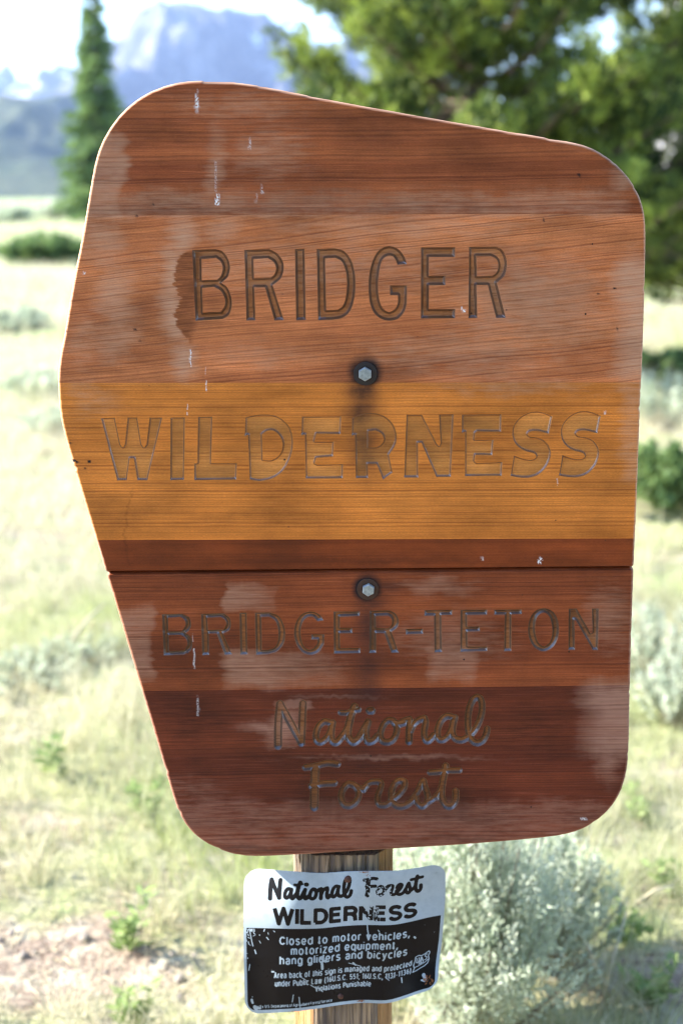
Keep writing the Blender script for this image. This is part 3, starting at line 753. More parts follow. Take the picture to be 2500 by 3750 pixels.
    # tool marks: the walls are rippled by the router, the floor slightly uneven
    D = D + np.where((tt > .12) & (tt < 1), .00022 * np.sin((X + Y * 1.1) * 1.15), 0) + np.where(tt >= 1, .00008 * np.sin(X * .21) * np.sin(Y * .17), 0)
    if pl['top'] is not None and pi != 4: D[0] += .0004
    if pl['bot'] is not None and pi != 3: D[-1] += .0004
    if pi == 3: D[-1] = .0062; D[-2] = .0003
    if pi == 4: D[0] = .0062; D[1] = .0003
    # slight cupping of the face
    PX, PZ = on_plane(X, Y, YB)
    V = np.stack([PX - SX, D, PZ - SZ], -1).reshape(-1, 3)
    nr, nc = X.shape
    ii = np.arange(nr * nc).reshape(nr, nc)
    q = np.stack([ii[:-1, :-1], ii[1:, :-1], ii[1:, 1:], ii[:-1, 1:]], -1).reshape(-1, 4)
    Xf, Yf = X.ravel(), Y.ravel()
    xa, ya = Xf[q], Yf[q]
    area = np.abs(sum(xa[:, k] * ya[:, (k+1) % 4] - xa[:, (k+1) % 4] * ya[:, k] for k in range(4))) * .5
    q = q[area > .02]
    fsd = sd.ravel()[q].mean(1); fwho = who.ravel()[q]
    inlet = fsd < -.2
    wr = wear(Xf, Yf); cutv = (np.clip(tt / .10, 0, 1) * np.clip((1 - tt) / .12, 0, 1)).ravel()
    # board body behind the face: rounded arris, side, back
    def sub(faces, name, mt, parent, wr=wr, V=V):
        u, inv = np.unique(faces, return_inverse=True)
        o = new_mesh(name, V[u], inv.reshape(faces.shape), mt, parent)
        point_attr(o, 'wear', wr[u]); a_ = o.data.attributes.new('cut', 'FLOAT', 'POINT'); a_.data.foreach_set('value', cutv[u].astype(np.float32)); return o
    ends = {}
    body_v = []; body_f = []; body_w = []
    endL = np.stack([eL, rows + slope * (eL - 1250) / 1000], 1); endR = np.stack([eR, rows + slope * (eR - 1250) / 1000], 1)
    base = 0; backs = []
    for side, E in (('L', endL), ('R', endR)):
        dd = ((E[:, None, :] - inner[None, ::3])**2).sum(-1).argmin(1) * 3
        N = nrm_in[dd]
        dface = D[:, 0] if side == 'L' else D[:, -1]
        prof = []
        for ph in (0, 20, 45, 70, 90):
            off = CH * math.sin(R(ph)); dpt = .0070 * (1 - math.cos(R(ph)))
            prof.append((E + N * off, np.maximum(dface, dpt)))
        prof.append((E + N * CH, np.full(len(E), THICK)))
        prof.append((E, np.full(len(E), THICK)))
        for ring_i, (p, dpt) in enumerate(prof):
            px_, pz_ = on_plane(p[:, 0], p[:, 1], YB)
            body_v.append(np.stack([px_ - SX, dpt, pz_ - SZ], 1)); bw_ = wear(p[:, 0], p[:, 1]) * np.array([1, .6, 1, 0]); bw_[:, 0] = np.maximum(bw_[:, 0], (0, .5, 1, 1, 1, 1, 1)[ring_i]); body_w.append(bw_)  # worn arris coloured pale all round, to brighten the sunlit rim
        n_ = len(E)
        for k in range(len(prof) - 1):
            a = base + k * n_ + np.arange(n_ - 1); b = a + n_
            f = np.stack([a, b, b + 1, a + 1], 1)
            body_f.append(f if side == 'R' else f[:, ::-1])
        backs.append(base + (len(prof) - 1) * n_ + np.arange(n_)); base += len(prof) * n_
    bl, br = backs
    body_f.append(np.stack([bl[:-1], bl[1:], br[1:], br[:-1]], 1)[:, ::-1])
    # end faces where planks meet
    bv = np.concatenate(body_v); bf = np.concatenate(body_f); bw = np.concatenate(body_w)
    flatf = q[~inlet]
    u, inv = np.unique(flatf, return_inverse=True)
    allv = np.concatenate([V[u], bv]); allf = np.concatenate([inv.reshape(flatf.shape), bf + len(u)])
    po = new_mesh('plank', allv, allf, mat, sign)
    po['label'] = pl['lab']
    nface = len(flatf)
    sm = np.zeros(len(po.data.polygons), bool); sm[nface:] = True
    if len(po.data.polygons) == len(allf): po.data.polygons.foreach_set('use_smooth', sm)
    point_attr(po, 'wear', np.concatenate([wr[u], bw]))
    # carved letters
    qi = q[inlet]; wi = np.array([np.bincount(np.maximum(r, 0)).argmax() for r in fwho[inlet]]) if len(qi) else np.array([])
    for li, (l, w, dep) in enumerate(letters):
        f = qi[wi == li]
        if len(f) == 0: continue
        o = sub(f, 'carved_hyphen' if l.name == '-' else 'carved_letter', cmat, po)
        o['label'] = 'carved hyphen' if l.name == '-' else 'carved letter ' + l.name

# ---------------- bolts
def metal(name, col, rough, metallic=1.0, scale=200, dark=(.03, .02, .018), amt=.5):
    t = NT(name); P = t.pos()
    n_ = t.noise(P, scale=scale, detail=5, rough=.7)
    t.set(Base_Color=t.mix(t.math('MULTIPLY', t.maprange(n_, .42, .7), amt), col, dark), Metallic=metallic, Roughness=t.maprange(n_, .3, .7, rough, rough + .2))
    t.bump(n_, .25, .0004); return t.m
M_zinc = metal('zinc_bolt', (.34, .39, .42), .40, .55, 350, (.16, .18, .18), .7)
M_washer = metal('blackened_washer', (.022, .019, .02), .6, .2, 260, (.045, .02, .012), .6)
M_rustw = metal('rusty_washer', (.05, .026, .018), .7, .2, 260, (.10, .04, .015), .7)

def bolt(cx, cy, rw, rh, wm, rot, dx, lab):
    px, pz = on_plane(cx, cy, YB); k = YB / FOC * 1.0
    rw *= k; rh *= k
    b = bpy.data.objects.new('bolt', None); scene.collection.objects.link(b); b.parent = sign
    b.location = (px - SX, 0, pz - SZ); b['label'] = lab
    N = 40
    def ringset(prof, n, r0=0):
        v = []; f = []
        for (r, d) in prof:
            for i in range(n):
                a = 2 * math.pi * i / n + r0; v.append((math.cos(a) * r, -d, math.sin(a) * r))
        for j in range(len(prof) - 1):
            for i in range(n):
                f.append((j*n+i, (j+1)*n+i, (j+1)*n+(i+1) % n, j*n+(i+1) % n))
        f.append(tuple((len(prof)-1)*n+i for i in range(n)))
        return v, f
    v, f = ringset([(rw, -.001), (rw, .0013), (rw*.97, .0018), (rw*.62, .0019), (rw*.60, .0016)], N)
    w = new_mesh('washer', v, f, wm, b)
    v, f = ringset([(rh, .0012), (rh*1.0, .0050), (rh*.97, .0060), (rh*.86, .0067), (rh*.80, .0068)], 6, rot)
    # round the crown between the flats
    h = new_mesh('hex_head', v, f, M_zinc, b); h.location = (dx * k, 0, 0)
    md = h.modifiers.new('bevel', 'BEVEL'); md.width = .0004; md.segments = 2
    return b
bolt(1337, 1368, 43, 26.5, M_washer, R(90), -1, 'upper bolt in a blackened washer')
bolt(1346, 2157, 41, 25, M_rustw, R(86), 2, 'lower bolt in a rusty washer')

# ================================================================ post
t = NT('weathered_post'); P = t.pos()
n1 = t.noise(t.mapping(P, (60, 60, 3)), scale=1, detail=5, rough=.7)
n2 = t.noise(t.mapping(P, (260, 260, 9)), scale=1, detail=3, rough=.6)
n3 = t.noise(t.mapping(P, (14, 14, 2)), scale=1, detail=3)
col = t.mix(t.maprange(n1, .35, .65), (.14, .105, .075), (.38, .28, .185))
col = t.mix(t.math('MULTIPLY', t.maprange(n2, .48, .66), .75), col, (.05, .045, .05))
col = t.mix(t.math('MULTIPLY', t.maprange(n3, .5, .65), .55), col, (.05, .042, .045))
fz = t.attr('skin').outputs['Fac']
skin = t.mix(t.maprange(n1, .3, .7), (.40, .17, .06), (.50, .26, .12))
skin = t.mix(t.math('MULTIPLY', t.maprange(n2, .5, .62), .5), skin, (.25, .13, .06))
sf = t.math('MULTIPLY', fz, t.maprange(t.sep(P)[2], .64, .60), clamp=True)
sf2 = t.math('MULTIPLY', t.attr('rightskin').outputs['Fac'], .85)
col = t.mix(sf, col, skin); col = t.mix(sf2, col, (.36, .19, .07))
t.set(Base_Color=col, Roughness=.85)
t.b.inputs['Specular IOR Level'].default_value = .2
h = t.math('SUBTRACT', n1, t.math('MULTIPLY', t.maprange(n2, .5, .6), .8))
t.bump(h, .9, .003)
M_post = t.m
zb = on_plane(1100, 3139, YB)[1]
YF = YB + .012                    # cut face of the post below the board
RP = .0605; YC = YF + .049; XC = .0022
prof_z = [-.25, -.05, .1, .25, .4, .5, .58] + list(np.linspace(.6, .78, 46)) + [zb - .012, zb - .004, zb - .002, zb + .3, 1.38, 1.42]
prof_z = sorted(prof_z); nk = 220
V = []; sk = []; rs = []
for z in prof_z:
    up = z > zb - .003
    yf = YB + THICK + .001 if up else YF
    for i in range(nk):
        a = 2 * math.pi * i / nk
        nn = mnoise.noise(Vector((math.cos(a) * 9, math.sin(a) * 9, z * 1.6))) * .0016 + mnoise.noise(Vector((a * 14, 3, z * 3.0))) * .0012
        # drying checks
        ck = -.004 * max(0, 1 - abs(((a * 3.1 + .22 * math.sin(z * 9)) % 2.4) - 1.0) / .03)
        r = RP + nn + ck
        x = XC + math.cos(a) * r * (1 if z < 1.4 else .9); y = YC - math.sin(a) * r
        y_front = yf + .0006 * math.sin(x * 900) + .001 * mnoise.noise(Vector((x * 160, 1, z * 6)))
        fr = y < y_front + .16 * (x - .01) * (x > .01)
        chk = 0
        if fr:
            chk = .003 * max(0, 1 - abs(x + .012 + .002 * math.sin(z * 20)) / .0011) + .0025 * max(0, 1 - abs(x - .031 - .002 * math.sin(z * 14 + 1)) / .001)
            y = max(y, y_front) + chk
            x = x
        V.append((x, y, z)); sk.append(0.0 if fr or math.sin(a) < -.3 and False else (1.0 if math.cos(a) < 0 else 0.0)); rs.append(1.0 if (not fr and math.cos(a) > 0) else 0.0)
nz_ = len(prof_z)
F = [(j*nk+i, j*nk+(i+1) % nk, (j+1)*nk+(i+1) % nk, (j+1)*nk+i) for j in range(nz_-1) for i in range(nk)]
F.append(tuple((nz_-1)*nk+i for i in range(nk)))
post = new_mesh('sign_post', V, F, M_post, smooth=False)
post['label'] = 'weathered grey and orange wooden post standing behind both signs'; post['category'] = 'post'
for nm, val in (('skin', sk), ('rightskin', rs)):
    a = post.data.attributes.new(nm, 'FLOAT', 'POINT'); a.data.foreach_set('value', np.array(val, np.float32))

# ================================================================ metal notice
K7 = 850 / 1568
def c7(x, y): return 850 + x * K7, 3050 + y * K7
W_, H_ = 1680, 1230
canvas_blk = np.zeros((H_, W_), np.float32)

def fill_tri(C, T, val=1.0):
    for tri in T:
        x0, y0 = tri.min(0); x1, y1 = tri.max(0)
        ix0, ix1 = max(0, int(x0)), min(C.shape[1]-1, int(x1)+1); iy0, iy1 = max(0, int(y0)), min(C.shape[0]-1, int(y1)+1)
        if ix1 < ix0 or iy1 < iy0: continue
        yy, xx = np.mgrid[iy0:iy1+1, ix0:ix1+1]; xx = xx + .5; yy = yy + .5
        (ax, ay), (bx, by), (cx, cy) = tri
        d = (by-cy)*(ax-cx)+(cx-bx)*(ay-cy)
        if abs(d) < 1e-9: continue
        l1 = ((by-cy)*(xx-cx)+(cx-bx)*(yy-cy))/d; l2 = ((cy-ay)*(xx-cx)+(ax-cx)*(yy-cy))/d
        C[iy0:iy1+1, ix0:ix1+1][(l1 >= -1e-6) & (l2 >= -1e-6) & (l1+l2 <= 1+1e-6)] = val

# a plain bold grotesque drawn as strokes: x, y in cap heights, baseline 0
def arc(cx, cy, rx, ry, a0, a1, n=14):
    return [(cx + rx*math.cos(R(a0+(a1-a0)*i/n)), cy + ry*math.sin(R(a0+(a1-a0)*i/n))) for i in range(n+1)]
XH = .74
def glyphs():
    g = {}
    o = arc(.27, XH/2, .27, XH/2, 0, 360, 24)
    g['o'] = (.54, [o]); c_ = arc(.27, XH/2, .27, XH/2, 48, 312, 20); g['c'] = (.48, [c_])
    g['e'] = (.54, [[(.0, XH*.47), (.54, XH*.47)] , arc(.27, XH/2, .27, XH/2, -4, 320, 22)[0:]])
    g['d'] = (.54, [o, [(.54, 0), (.54, 1)]]); g['b'] = (.54, [o, [(0, 0), (0, 1)]]); g['p'] = (.54, [o, [(0, -.28), (0, XH)]]); g['q'] = (.54, [o, [(.54, -.28), (.54, XH)]])
    g['g'] = (.54, [o, [(.54, XH), (.54, -.05)] + arc(.28, -.04, .26, .20, 0, -150, 10)])
    g['a'] = (.50, [arc(.25, XH-.2, .23, .2, 160, 0, 8) + [(.48, 0)], arc(.24, .2, .22, .2, 80, 300, 12) + [(.46, .16)], [(.26, .41), (.48, .45)]])
    g['l'] = (.0, [[(0, 0), (0, 1)]]); g['i'] = (.0, [[(0, 0), (0, XH)], [(0, .93), (0, 1.03)]])
    g['h'] = (.48, [[(0, 0), (0, 1)], [(0, XH-.25)] + arc(.24, XH-.24, .24, .24, 180, 0, 10) + [(.48, 0)]])
    g['n'] = (.48, [[(0, 0), (0, XH)], [(0, XH-.25)] + arc(.24, XH-.24, .24, .24, 180, 0, 10) + [(.48, 0)]])
    g['m'] = (.76, [[(0, 0), (0, XH)], [(0, XH-.2)] + arc(.19, XH-.19, .19, .19, 180, 0, 8) + [(.38, 0)], [(.38, XH-.2)] + arc(.57, XH-.19, .19, .19, 180, 0, 8) + [(.76, 0)]])
    g['u'] = (.48, [[(.48, 0), (.48, XH)], [(0, XH), (0, .24)] + arc(.24, .24, .24, .24, 180, 360, 10)])
    g['r'] = (.28, [[(0, 0), (0, XH)], [(0, XH-.28)] + arc(.24, XH-.24, .24, .24, 180, 80, 6)])
    g['t'] = (.26, [[(.11, .98), (.11, .14)] + arc(.24, .14, .13, .14, 180, 260, 5), [(-.02, XH), (.28, XH)]])
    g['f'] = (.26, [[(.11, 0), (.11, .84)] + arc(.24, .86, .13, .14, 180, 95, 5), [(-.02, XH), (.28, XH)]])
    g['s'] = (.44, [arc(.22, XH-.19, .20, .19, 25, 200, 8) + [(.10, .43), (.34, .34)] + arc(.22, .19, .22, .19, 40, -155, 9)])
    g['v'] = (.50, [[(0, XH), (.25, 0), (.50, XH)]]); g['y'] = (.50, [[(0, XH), (.26, .02)], [(.52, XH), (.22, -.15), (.10, -.26), (0, -.26)]])
    g['w'] = (.76, [[(0, XH), (.19, 0), (.38, XH), (.57, 0), (.76, XH)]]); g['z'] = (.44, [[(0, XH), (.44, XH), (0, 0), (.46, 0)]]); g['k'] = (.46, [[(0, 0), (0, 1)], [(.46, XH), (0, .3)], [(.16, .42), (.48, 0)]])
    g[','] = (.0, [[(.03, .10), (.03, -.04), (-.08, -.26)]]); g['.'] = (.0, [[(0, 0), (0, .07)]]); g[';'] = (.0, [[(0, .08), (0, -.04), (-.06, -.20)], [(0, .60), (0, .70)]]); g['-'] = (.26, [[(0, .36), (.26, .36)]])
    g['('] = (.15, [arc(.4, .4, .4, .72, 125, 235, 8)]); g[')'] = (.15, [arc(-.25, .4, .4, .72, 55, -55, 8)])
    g['W'] = (1.02, [[(0, 1), (.25, 0), (.51, 1), (.77, 0), (1.02, 1)]]); g['I'] = (.0, [[(0, 0), (0, 1)]]); g['L'] = (.50, [[(0, 1), (0, .07), (.52, .07)]])
    g['D'] = (.62, [[(0, .07), (0, .93), (.26, .93)] + arc(.28, .5, .34, .43, 85, -85, 14) + [(.26, .07), (0, .07)]])
    g['E'] = (.54, [[(.54, .93), (0, .93), (0, .07), (.56, .07)], [(0, .52), (.50, .52)]]); g['F'] = (.5, [[(.52, .93), (0, .93), (0, 0)], [(0, .5), (.46, .5)]])
    g['R'] = (.60, [[(0, 0), (0, .93), (.34, .93)] + arc(.36, .71, .22, .22, 85, -85, 10) + [(.34, .49), (0, .49)], [(.34, .49), (.54, .36), (.58, 0)]])
    g['P'] = (.56, [[(0, 0), (0, .93), (.34, .93)] + arc(.34, .69, .23, .24, 85, -85, 10) + [(.34, .45), (0, .45)]])
    g['N'] = (.60, [[(0, 0), (0, 1)], [(0, .95), (.60, .05)], [(.60, 0), (.60, 1)]])
    g['S'] = (.58, [arc(.29, .72, .27, .22, 20, 215, 10) + [(.16, .53), (.42, .47)] + arc(.29, .27, .29, .22, 45, -160, 11)])
    g['C'] = (.62, [arc(.34, .5, .34, .45, 38, 322, 22)]); g['A'] = (.64, [[(0, 0), (.32, .97), (.64, 0)], [(.12, .3), (.52, .3)]]); g['V'] = (.62, [[(0, 1), (.31, 0), (.62, 1)]])
    g['U'] = (.58, [[(0, 1), (0, .3)] + arc(.29, .32, .29, .28, 180, 360, 12) + [(.58, 1)]]); g['x'] = (.46, [[(0, XH), (.46, 0)], [(.46, XH), (0, 0)]])
    g['1'] = (.26, [[(.22, 0), (.22, .95), (0, .74)]]); g['3'] = (.5, [arc(.24, .73, .22, .22, 150, -70, 10), arc(.24, .27, .25, .25, 80, -150, 12)]); g['5'] = (.5, [[(.46, .93), (.1, .93), (.05, .5)] + arc(.24, .32, .26, .27, 120, -150, 12)])
    g['6'] = (.5, [arc(.26, .30, .24, .25, 0, 360, 18), arc(.5, .36, .48, .58, 110, 185, 9)])
    return g
GLY = glyphs()
def seg_rect(C, a, b, r, val, round_b):
    a = np.array(a, float); b = np.array(b, float)
    x0, y0 = np.minimum(a, b)-r-2; x1, y1 = np.maximum(a, b)+r+2
    ix0, ix1 = max(0, int(x0)), min(C.shape[1]-1, int(x1)+1); iy0, iy1 = max(0, int(y0)), min(C.shape[0]-1, int(y1)+1)
    if ix1 < ix0 or iy1 < iy0: return
    yy, xx = np.mgrid[iy0:iy1+1, ix0:ix1+1]; d = b-a; L = np.hypot(*d)+1e-9; d = d/L
    u = (xx-a[0])*d[0]+(yy-a[1])*d[1]; w = np.abs(-(xx-a[0])*d[1]+(yy-a[1])*d[0])
    m_ = (u >= 0) & (u <= L) & (w < r)
    if round_b: m_ |= np.hypot(xx-b[0], yy-b[1]) < r
    C[iy0:iy1+1, ix0:ix1+1][m_] = val

def put_text(C, s, u0, u1, vbase, cap, bold=.19, val=1.0, track=.17):
    x = 0; items = []
    for ch in s:
        if ch == ' ': x += .26; continue
        w, st_ = GLY[ch]; x += bold*.5
        items.append((x, st_)); x += w + bold*.5 + track
    tot = x - track; k = (u1-u0)*W_/tot; ky = cap*H_
    for x_, st_ in items:
        for pl_ in st_:
            q_ = [(u0*W_ + (x_+p[0])*k, vbase*H_ - p[1]*ky) for p in pl_]
            for i in range(len(q_)-1): seg_rect(C, q_[i], q_[i+1], bold*ky*.5, val, i < len(q_)-2)

def stroke(C, pts, r, val=1.0):
    pts = np.asarray(pts, float)
    for a, b in zip(pts[:-1], pts[1:]):
        x0, y0 = np.minimum(a, b)-r-1; x1, y1 = np.maximum(a, b)+r+1
        ix0, ix1 = max(0, int(x0)), min(C.shape[1]-1, int(x1)+1); iy0, iy1 = max(0, int(y0)), min(C.shape[0]-1, int(y1)+1)
        if ix1 < ix0 or iy1 < iy0: continue
        yy, xx = np.mgrid[iy0:iy1+1, ix0:ix1+1]
        d = b-a; t_ = np.clip(((xx-a[0])*d[0]+(yy-a[1])*d[1])/((d**2).sum()+1e-9), 0, 1)
        dist = np.hypot(xx-a[0]-t_*d[0], yy-a[1]-t_*d[1])
        C[iy0:iy1+1, ix0:ix1+1][dist < r] = val

# black panel with rounded lower corners
pu0, pu1, pv0, pv1, rc = .014, .984, .408, .978, 70
canvas_blk[int(pv0*H_):int(pv1*H_), int(pu0*W_):int(pu1*W_)] = 1
for sx, cx in ((-1, pu0*W_+rc), (1, pu1*W_-rc)):
    yy, xx = np.mgrid[0:H_, 0:W_]
    m_ = (yy > pv1*H_-rc) & ((xx-cx)*sx > 0) & (np.hypot(xx-cx, yy-(pv1*H_-rc)) > rc)
    canvas_blk[m_] = 0
UU = lambda x: (x-80)/1355.0
put_text(canvas_blk, 'WILDERNESS', UU(272), UU(1252), .372, .107, .27, 1.0, .0)
put_text(canvas_blk, 'Closed  to  motor  vehicles,', UU(322), UU(1207), .520, .054, .20, 0)
put_text(canvas_blk, 'motorized  equipment,', UU(400), UU(1130), .592, .054, .20, 0)
put_text(canvas_blk, 'hang  gliders  and  bicycles', UU(324), UU(1200), .660, .054, .20, 0)
put_text(canvas_blk, 'Area  back  of  this  sign  is  managed  and  protected', UU(285), UU(1240), .757, .040, .19, 0)
put_text(canvas_blk, 'under  Public  Law  (16U.S.C.  551;  16U.S.C,  1131-1136)', UU(293), UU(1240), .815, .040, .19, 0)
put_text(canvas_blk, 'Violations  Punishable', UU(573), UU(962), .872, .038, .19, 0)
put_text(canvas_blk, 'for Ex. U.S. Department of Agriculture Forest Service', UU(150), UU(692), .964, .021, .17, 0)
stroke(canvas_blk, [(UU(272)*W_, .712*H_), (UU(284)*W_, .712*H_)], 7, 0)
# script line, same hand as on the boards
def script(row, x0, y0, x1, y1, tu0, tv0, tu1, tv1, f):
    for l in row:
        for pts, r in l.strokes:
            q_ = np.stack([(tu0 + (pts[:, 0]-x0)/(x1-x0)*(tu1-tu0))*W_, (tv0 + (pts[:, 1]-y0)/(y1-y0)*(tv1-tv0))*H_], 1)
            stroke(canvas_blk, q_, r*f)
script(NAT, 1003, 2563, 1790, 2732, UU(246), .050, UU(806), .200, 1.18)
script(FOR, 1110, 2785, 1690, 2960, UU(882), .045, UU(1284), .185, 1.18)
# shield emblem
sh = lambda *p: [(UU(x)*W_, v*H_) for x, v in p]
E7 = [(1264,.700),(1283,.694),(1306,.702),(1330,.692),(1352,.678),(1360,.690),(1352,.715),(1360,.745),(1352,.775),(1330,.792),(1304,.800),(1276,.812),(1252,.815),(1262,.790),(1254,.760),(1262,.730),(1264,.700)]
stroke(canvas_blk, sh(*E7), 4.5, 0)
stroke(canvas_blk, sh((1262,.783),(1290,.778),(1330,.764),(1352,.745)), 4, 0)
stroke(canvas_blk, sh((1305,.770),(1305,.712)), 5, 0); stroke(canvas_blk, sh((1292,.755),(1305,.712),(1320,.748)), 5, 0); stroke(canvas_blk, sh((1290,.765),(1322,.757)), 4, 0)
stroke(canvas_blk, sh((1274,.715),(1272,.745),(1282,.752),(1287,.745),(1288,.712)), 4, 0)
stroke(canvas_blk, sh((1344,.700),(1332,.698),(1328,.712),(1342,.722),(1342,.740),(1328,.742)), 4, 0)
# chips and scratches
r3 = np.random.default_rng(11)
def scratch(pts, r, v): stroke(canvas_blk, [(UU(x)*W_, v_*H_) for x, v_ in pts], r, v)
scratch([(470,.755),(500,.775),(520,.795)], 3, 0); scratch([(540,.82),(575,.845),(600,.85),(625,.88)], 4, 0); scratch([(615,.66),(620,.71)], 11, 0); scratch([(600,.625),(640,.66)], 8, 0)
scratch([(460,.90),(468,.985)], 4, 0); scratch([(420,.88),(412,.93)], 4, 0); scratch([(915,.40),(918,.44),(930,.50)], 5, 0); scratch([(800,.69),(885,.72)], 3, 0); scratch([(830,.69),(850,.71)], 6, 0)
scratch([(120,.42),(135,.50),(142,.53)], 4, 0); scratch([(155,.56),(163,.585)], 5, 0); scratch([(120,.66),(112,.70)], 4, 0)
scratch([(128,.905),(134,.925)], 10, 0); scratch([(148,.955),(158,.972)], 15, 0); scratch([(168,.962),(185,.965)], 9, 0); scratch([(1175,.83),(1180,.87)], 5, 0); scratch([(1060,.80),(1090,.83)], 3, 0)
scratch([(1240,.535),(1248,.545)], 8, 0); scratch([(990,.445),(1000,.46)], 4, 0)
scratch([(1330,.86),(1345,.90)], 14, 0); scratch([(1318,.90),(1340,.915)], 8, 0)
for _ in range(14):
    x = r3.uniform(100, 1400); v = r3.uniform(.42, .97); L = r3.exponential(.012); a = r3.uniform(-.4, .4) + math.pi/2
    scratch([(x, v), (x+math.cos(a)*L*900, v+math.sin(a)*L)], r3.uniform(.8, 3.2), 0)
for _ in range(28):   # worn-away upper left corner of the black field
    x = 97 + r3.exponential(45); v = .41 + r3.exponential(.05)
    scratch([(x, v), (x+r3.normal(0, 10), v+r3.uniform(0, .02))], r3.uniform(1, 5), 0)
for _ in range(40):   # peeling through the F and N
    x = r3.normal(905, 24); v = r3.choice([r3.uniform(.03, .2), r3.uniform(.26, .38)])
    scratch([(x, v), (x+r3.normal(0, 8), v+r3.normal(0, .012))], r3.uniform(1.5, 5), 0)
for _ in range(40):
    x = r3.normal(1000, 40); v = r3.uniform(.12, .2); scratch([(x, v), (x+r3.normal(0, 8), v+r3.normal(0, .01))], r3.uniform(1.5, 4.5), 0)
    x = r3.normal(975, 10); v = r3.uniform(.26, .37); scratch([(x, v), (x+r3.normal(0, 4), v+r3.normal(0, .015))], r3.uniform(1, 3), 0)
# soften to the vertex spacing
def blur(C, k=1):
    for ax in (0, 1):
        C = (np.roll(C, 1, ax) + 2*C + np.roll(C, -1, ax)) / 4 if k else C
    return C
cb = blur(blur(canvas_blk))

NU, NV = 460, 340
us = np.linspace(0, 1, NU); vs2 = np.linspace(0, 1, NV)
def curve(ks, vs_, q):
    c = np.interp(np.linspace(-.1, 1.1, 600), ks, vs_)
    w = np.exp(-.5*(np.arange(-40, 41)/14.)**2); w /= w.sum()
    c = np.convolve(np.pad(c, 40, 'edge'), w, 'valid')
    return np.interp(q, np.linspace(-.1, 1.1, 600), c)
rcx, rcy = .075, .095
def corner(v, q=1):
    """inset of the left/right edge for rounded corners"""
    d = np.zeros_like(v)
    for e in (v, 1-v):
        m_ = e < rcy; d = np.maximum(d, np.where(m_, rcx*(1-np.sqrt(np.clip(1-((rcy-e)/rcy)**2, 0, 1))), 0))
    return d
def plate(U, V):
    Tt = curve([-.1,0,.08,.22,.38,.5,.6,.75,.86,.96,1.1], [246,245,248,264,277,264,262,262,242,216,196], U)
    Bb = curve([-.1,0,.1,.27,.38,.49,.6,.74,.83,.92,1.1], [1226,1225,1222,1210,1190,1166,1150,1158,1122,1078,1030], U)
    Lx = curve([-.1,0,.1,.3,.6,1.1], [92,92,80,76,78,90], V); Rx = curve([-.1,0,.3,.6,.8,1.1], [1443,1442,1438,1418,1395,1382], V)
    x = Lx + (Rx-Lx)*U; y = Tt + (Bb-Tt)*V
    a = np.clip((.40-U)/.40, 0, 1); b = np.clip((U-.72)/.28, 0, 1)
    w = np.clip(1-V/.62, 0, 1)**1.1
    d = .040*a**2*(.22+.78*w) + .010*w*a*np.clip((.3-V)/.3, 0, 1)
    d += .014*b**2 - .022*b*np.clip((V-.55)/.45, 0, 1)**1.5
    d += .0022*np.sin(U*19+.5)*(.4+.6*V) + .0012*np.sin(V*13+U*5)
    d += .006*np.exp(-((U-.40)/.09)**2)*(.4+.6*np.clip(1-V, 0, 1)) - .003*np.exp(-((U-.6)/.10)**2)
    px, py = c7(x, y)
    Yp = YB + .002 + np.maximum(d, -.03)
    wx, wz = on_plane(px, py, Yp)
    return np.stack([wx, Yp, wz], -1)
notice = thing('metal_sign', 'small bent white and black metal wilderness notice nailed to the post below the boards', 'sign', (0, YB, .75))
def sheet(nu, nv, back=0.0):
    v = np.linspace(0, 1, nv); v = np.unique(np.concatenate([v, rcy*np.linspace(0, 1, nv//14)**2, 1-rcy*np.linspace(0, 1, nv//14)**2]))
    u = np.linspace(0, 1, nu); ins = corner(v)
    U = np.clip(u[None, :], ins[:, None], 1-ins[:, None]); V = np.repeat(v[:, None], nu, 1)
    Pn = plate(U, V); Pn[..., 1] += back
    return U, V, Pn
U, V, Pn = sheet(NU, NV)
nr, nc = U.shape; ii = np.arange(nr*nc).reshape(nr, nc)
q = np.stack([ii[:-1, :-1], ii[1:, :-1], ii[1:, 1:], ii[:-1, 1:]], -1).reshape(-1, 4)
w_ = np.abs(U.ravel()[q[:, 0]] - U.ravel()[q[:, 3]]) + np.abs(U.ravel()[q[:, 1]] - U.ravel()[q[:, 2]])
q = q[w_ > 1e-7]
cxu = U.ravel()[q].mean(1); cxv = V.ravel()[q].mean(1)
keep = np.ones(len(q), bool)
for hu, hv_ in ((.064, .062), (.954, .060)):
    keep &= ((cxu-hu)*1.36)**2 + (cxv-hv_)**2 > (.0068)**2
q = q[keep]
def samp(C, U, V):
    x = np.clip(U*W_-.5, 0, W_-1.001); y = np.clip(V*H_-.5, 0, H_-1.001); x0 = x.astype(int); y0 = y.astype(int); fx = x-x0; fy = y-y0
    return C[y0, x0]*(1-fx)*(1-fy)+C[y0, x0+1]*fx*(1-fy)+C[y0+1, x0]*(1-fx)*fy+C[y0+1, x0+1]*fx*fy
blk = samp(cb, U, V).ravel()
rust = np.zeros_like(blk); Uf = U.ravel(); Vf = V.ravel()
for cu_, cv_, ru, rv, a in ((.513,.058,.022,.030,1),(.61,.035,.028,.022,.75),(.60,.005,.05,.012,.9),(.94,.90,.022,.05,1),(.965,.93,.02,.03,.9),(.60,.985,.03,.012,1),(.25,1.0,.05,.006,1),(.05,.985,.02,.02,.5),(.0,.30,.004,.2,.7),(.995,.3,.004,.2,.5)):
    rust = np.maximum(rust, a*np.exp(-(((Uf-cu_)/ru)**2+((Vf-cv_)/rv)**2)))
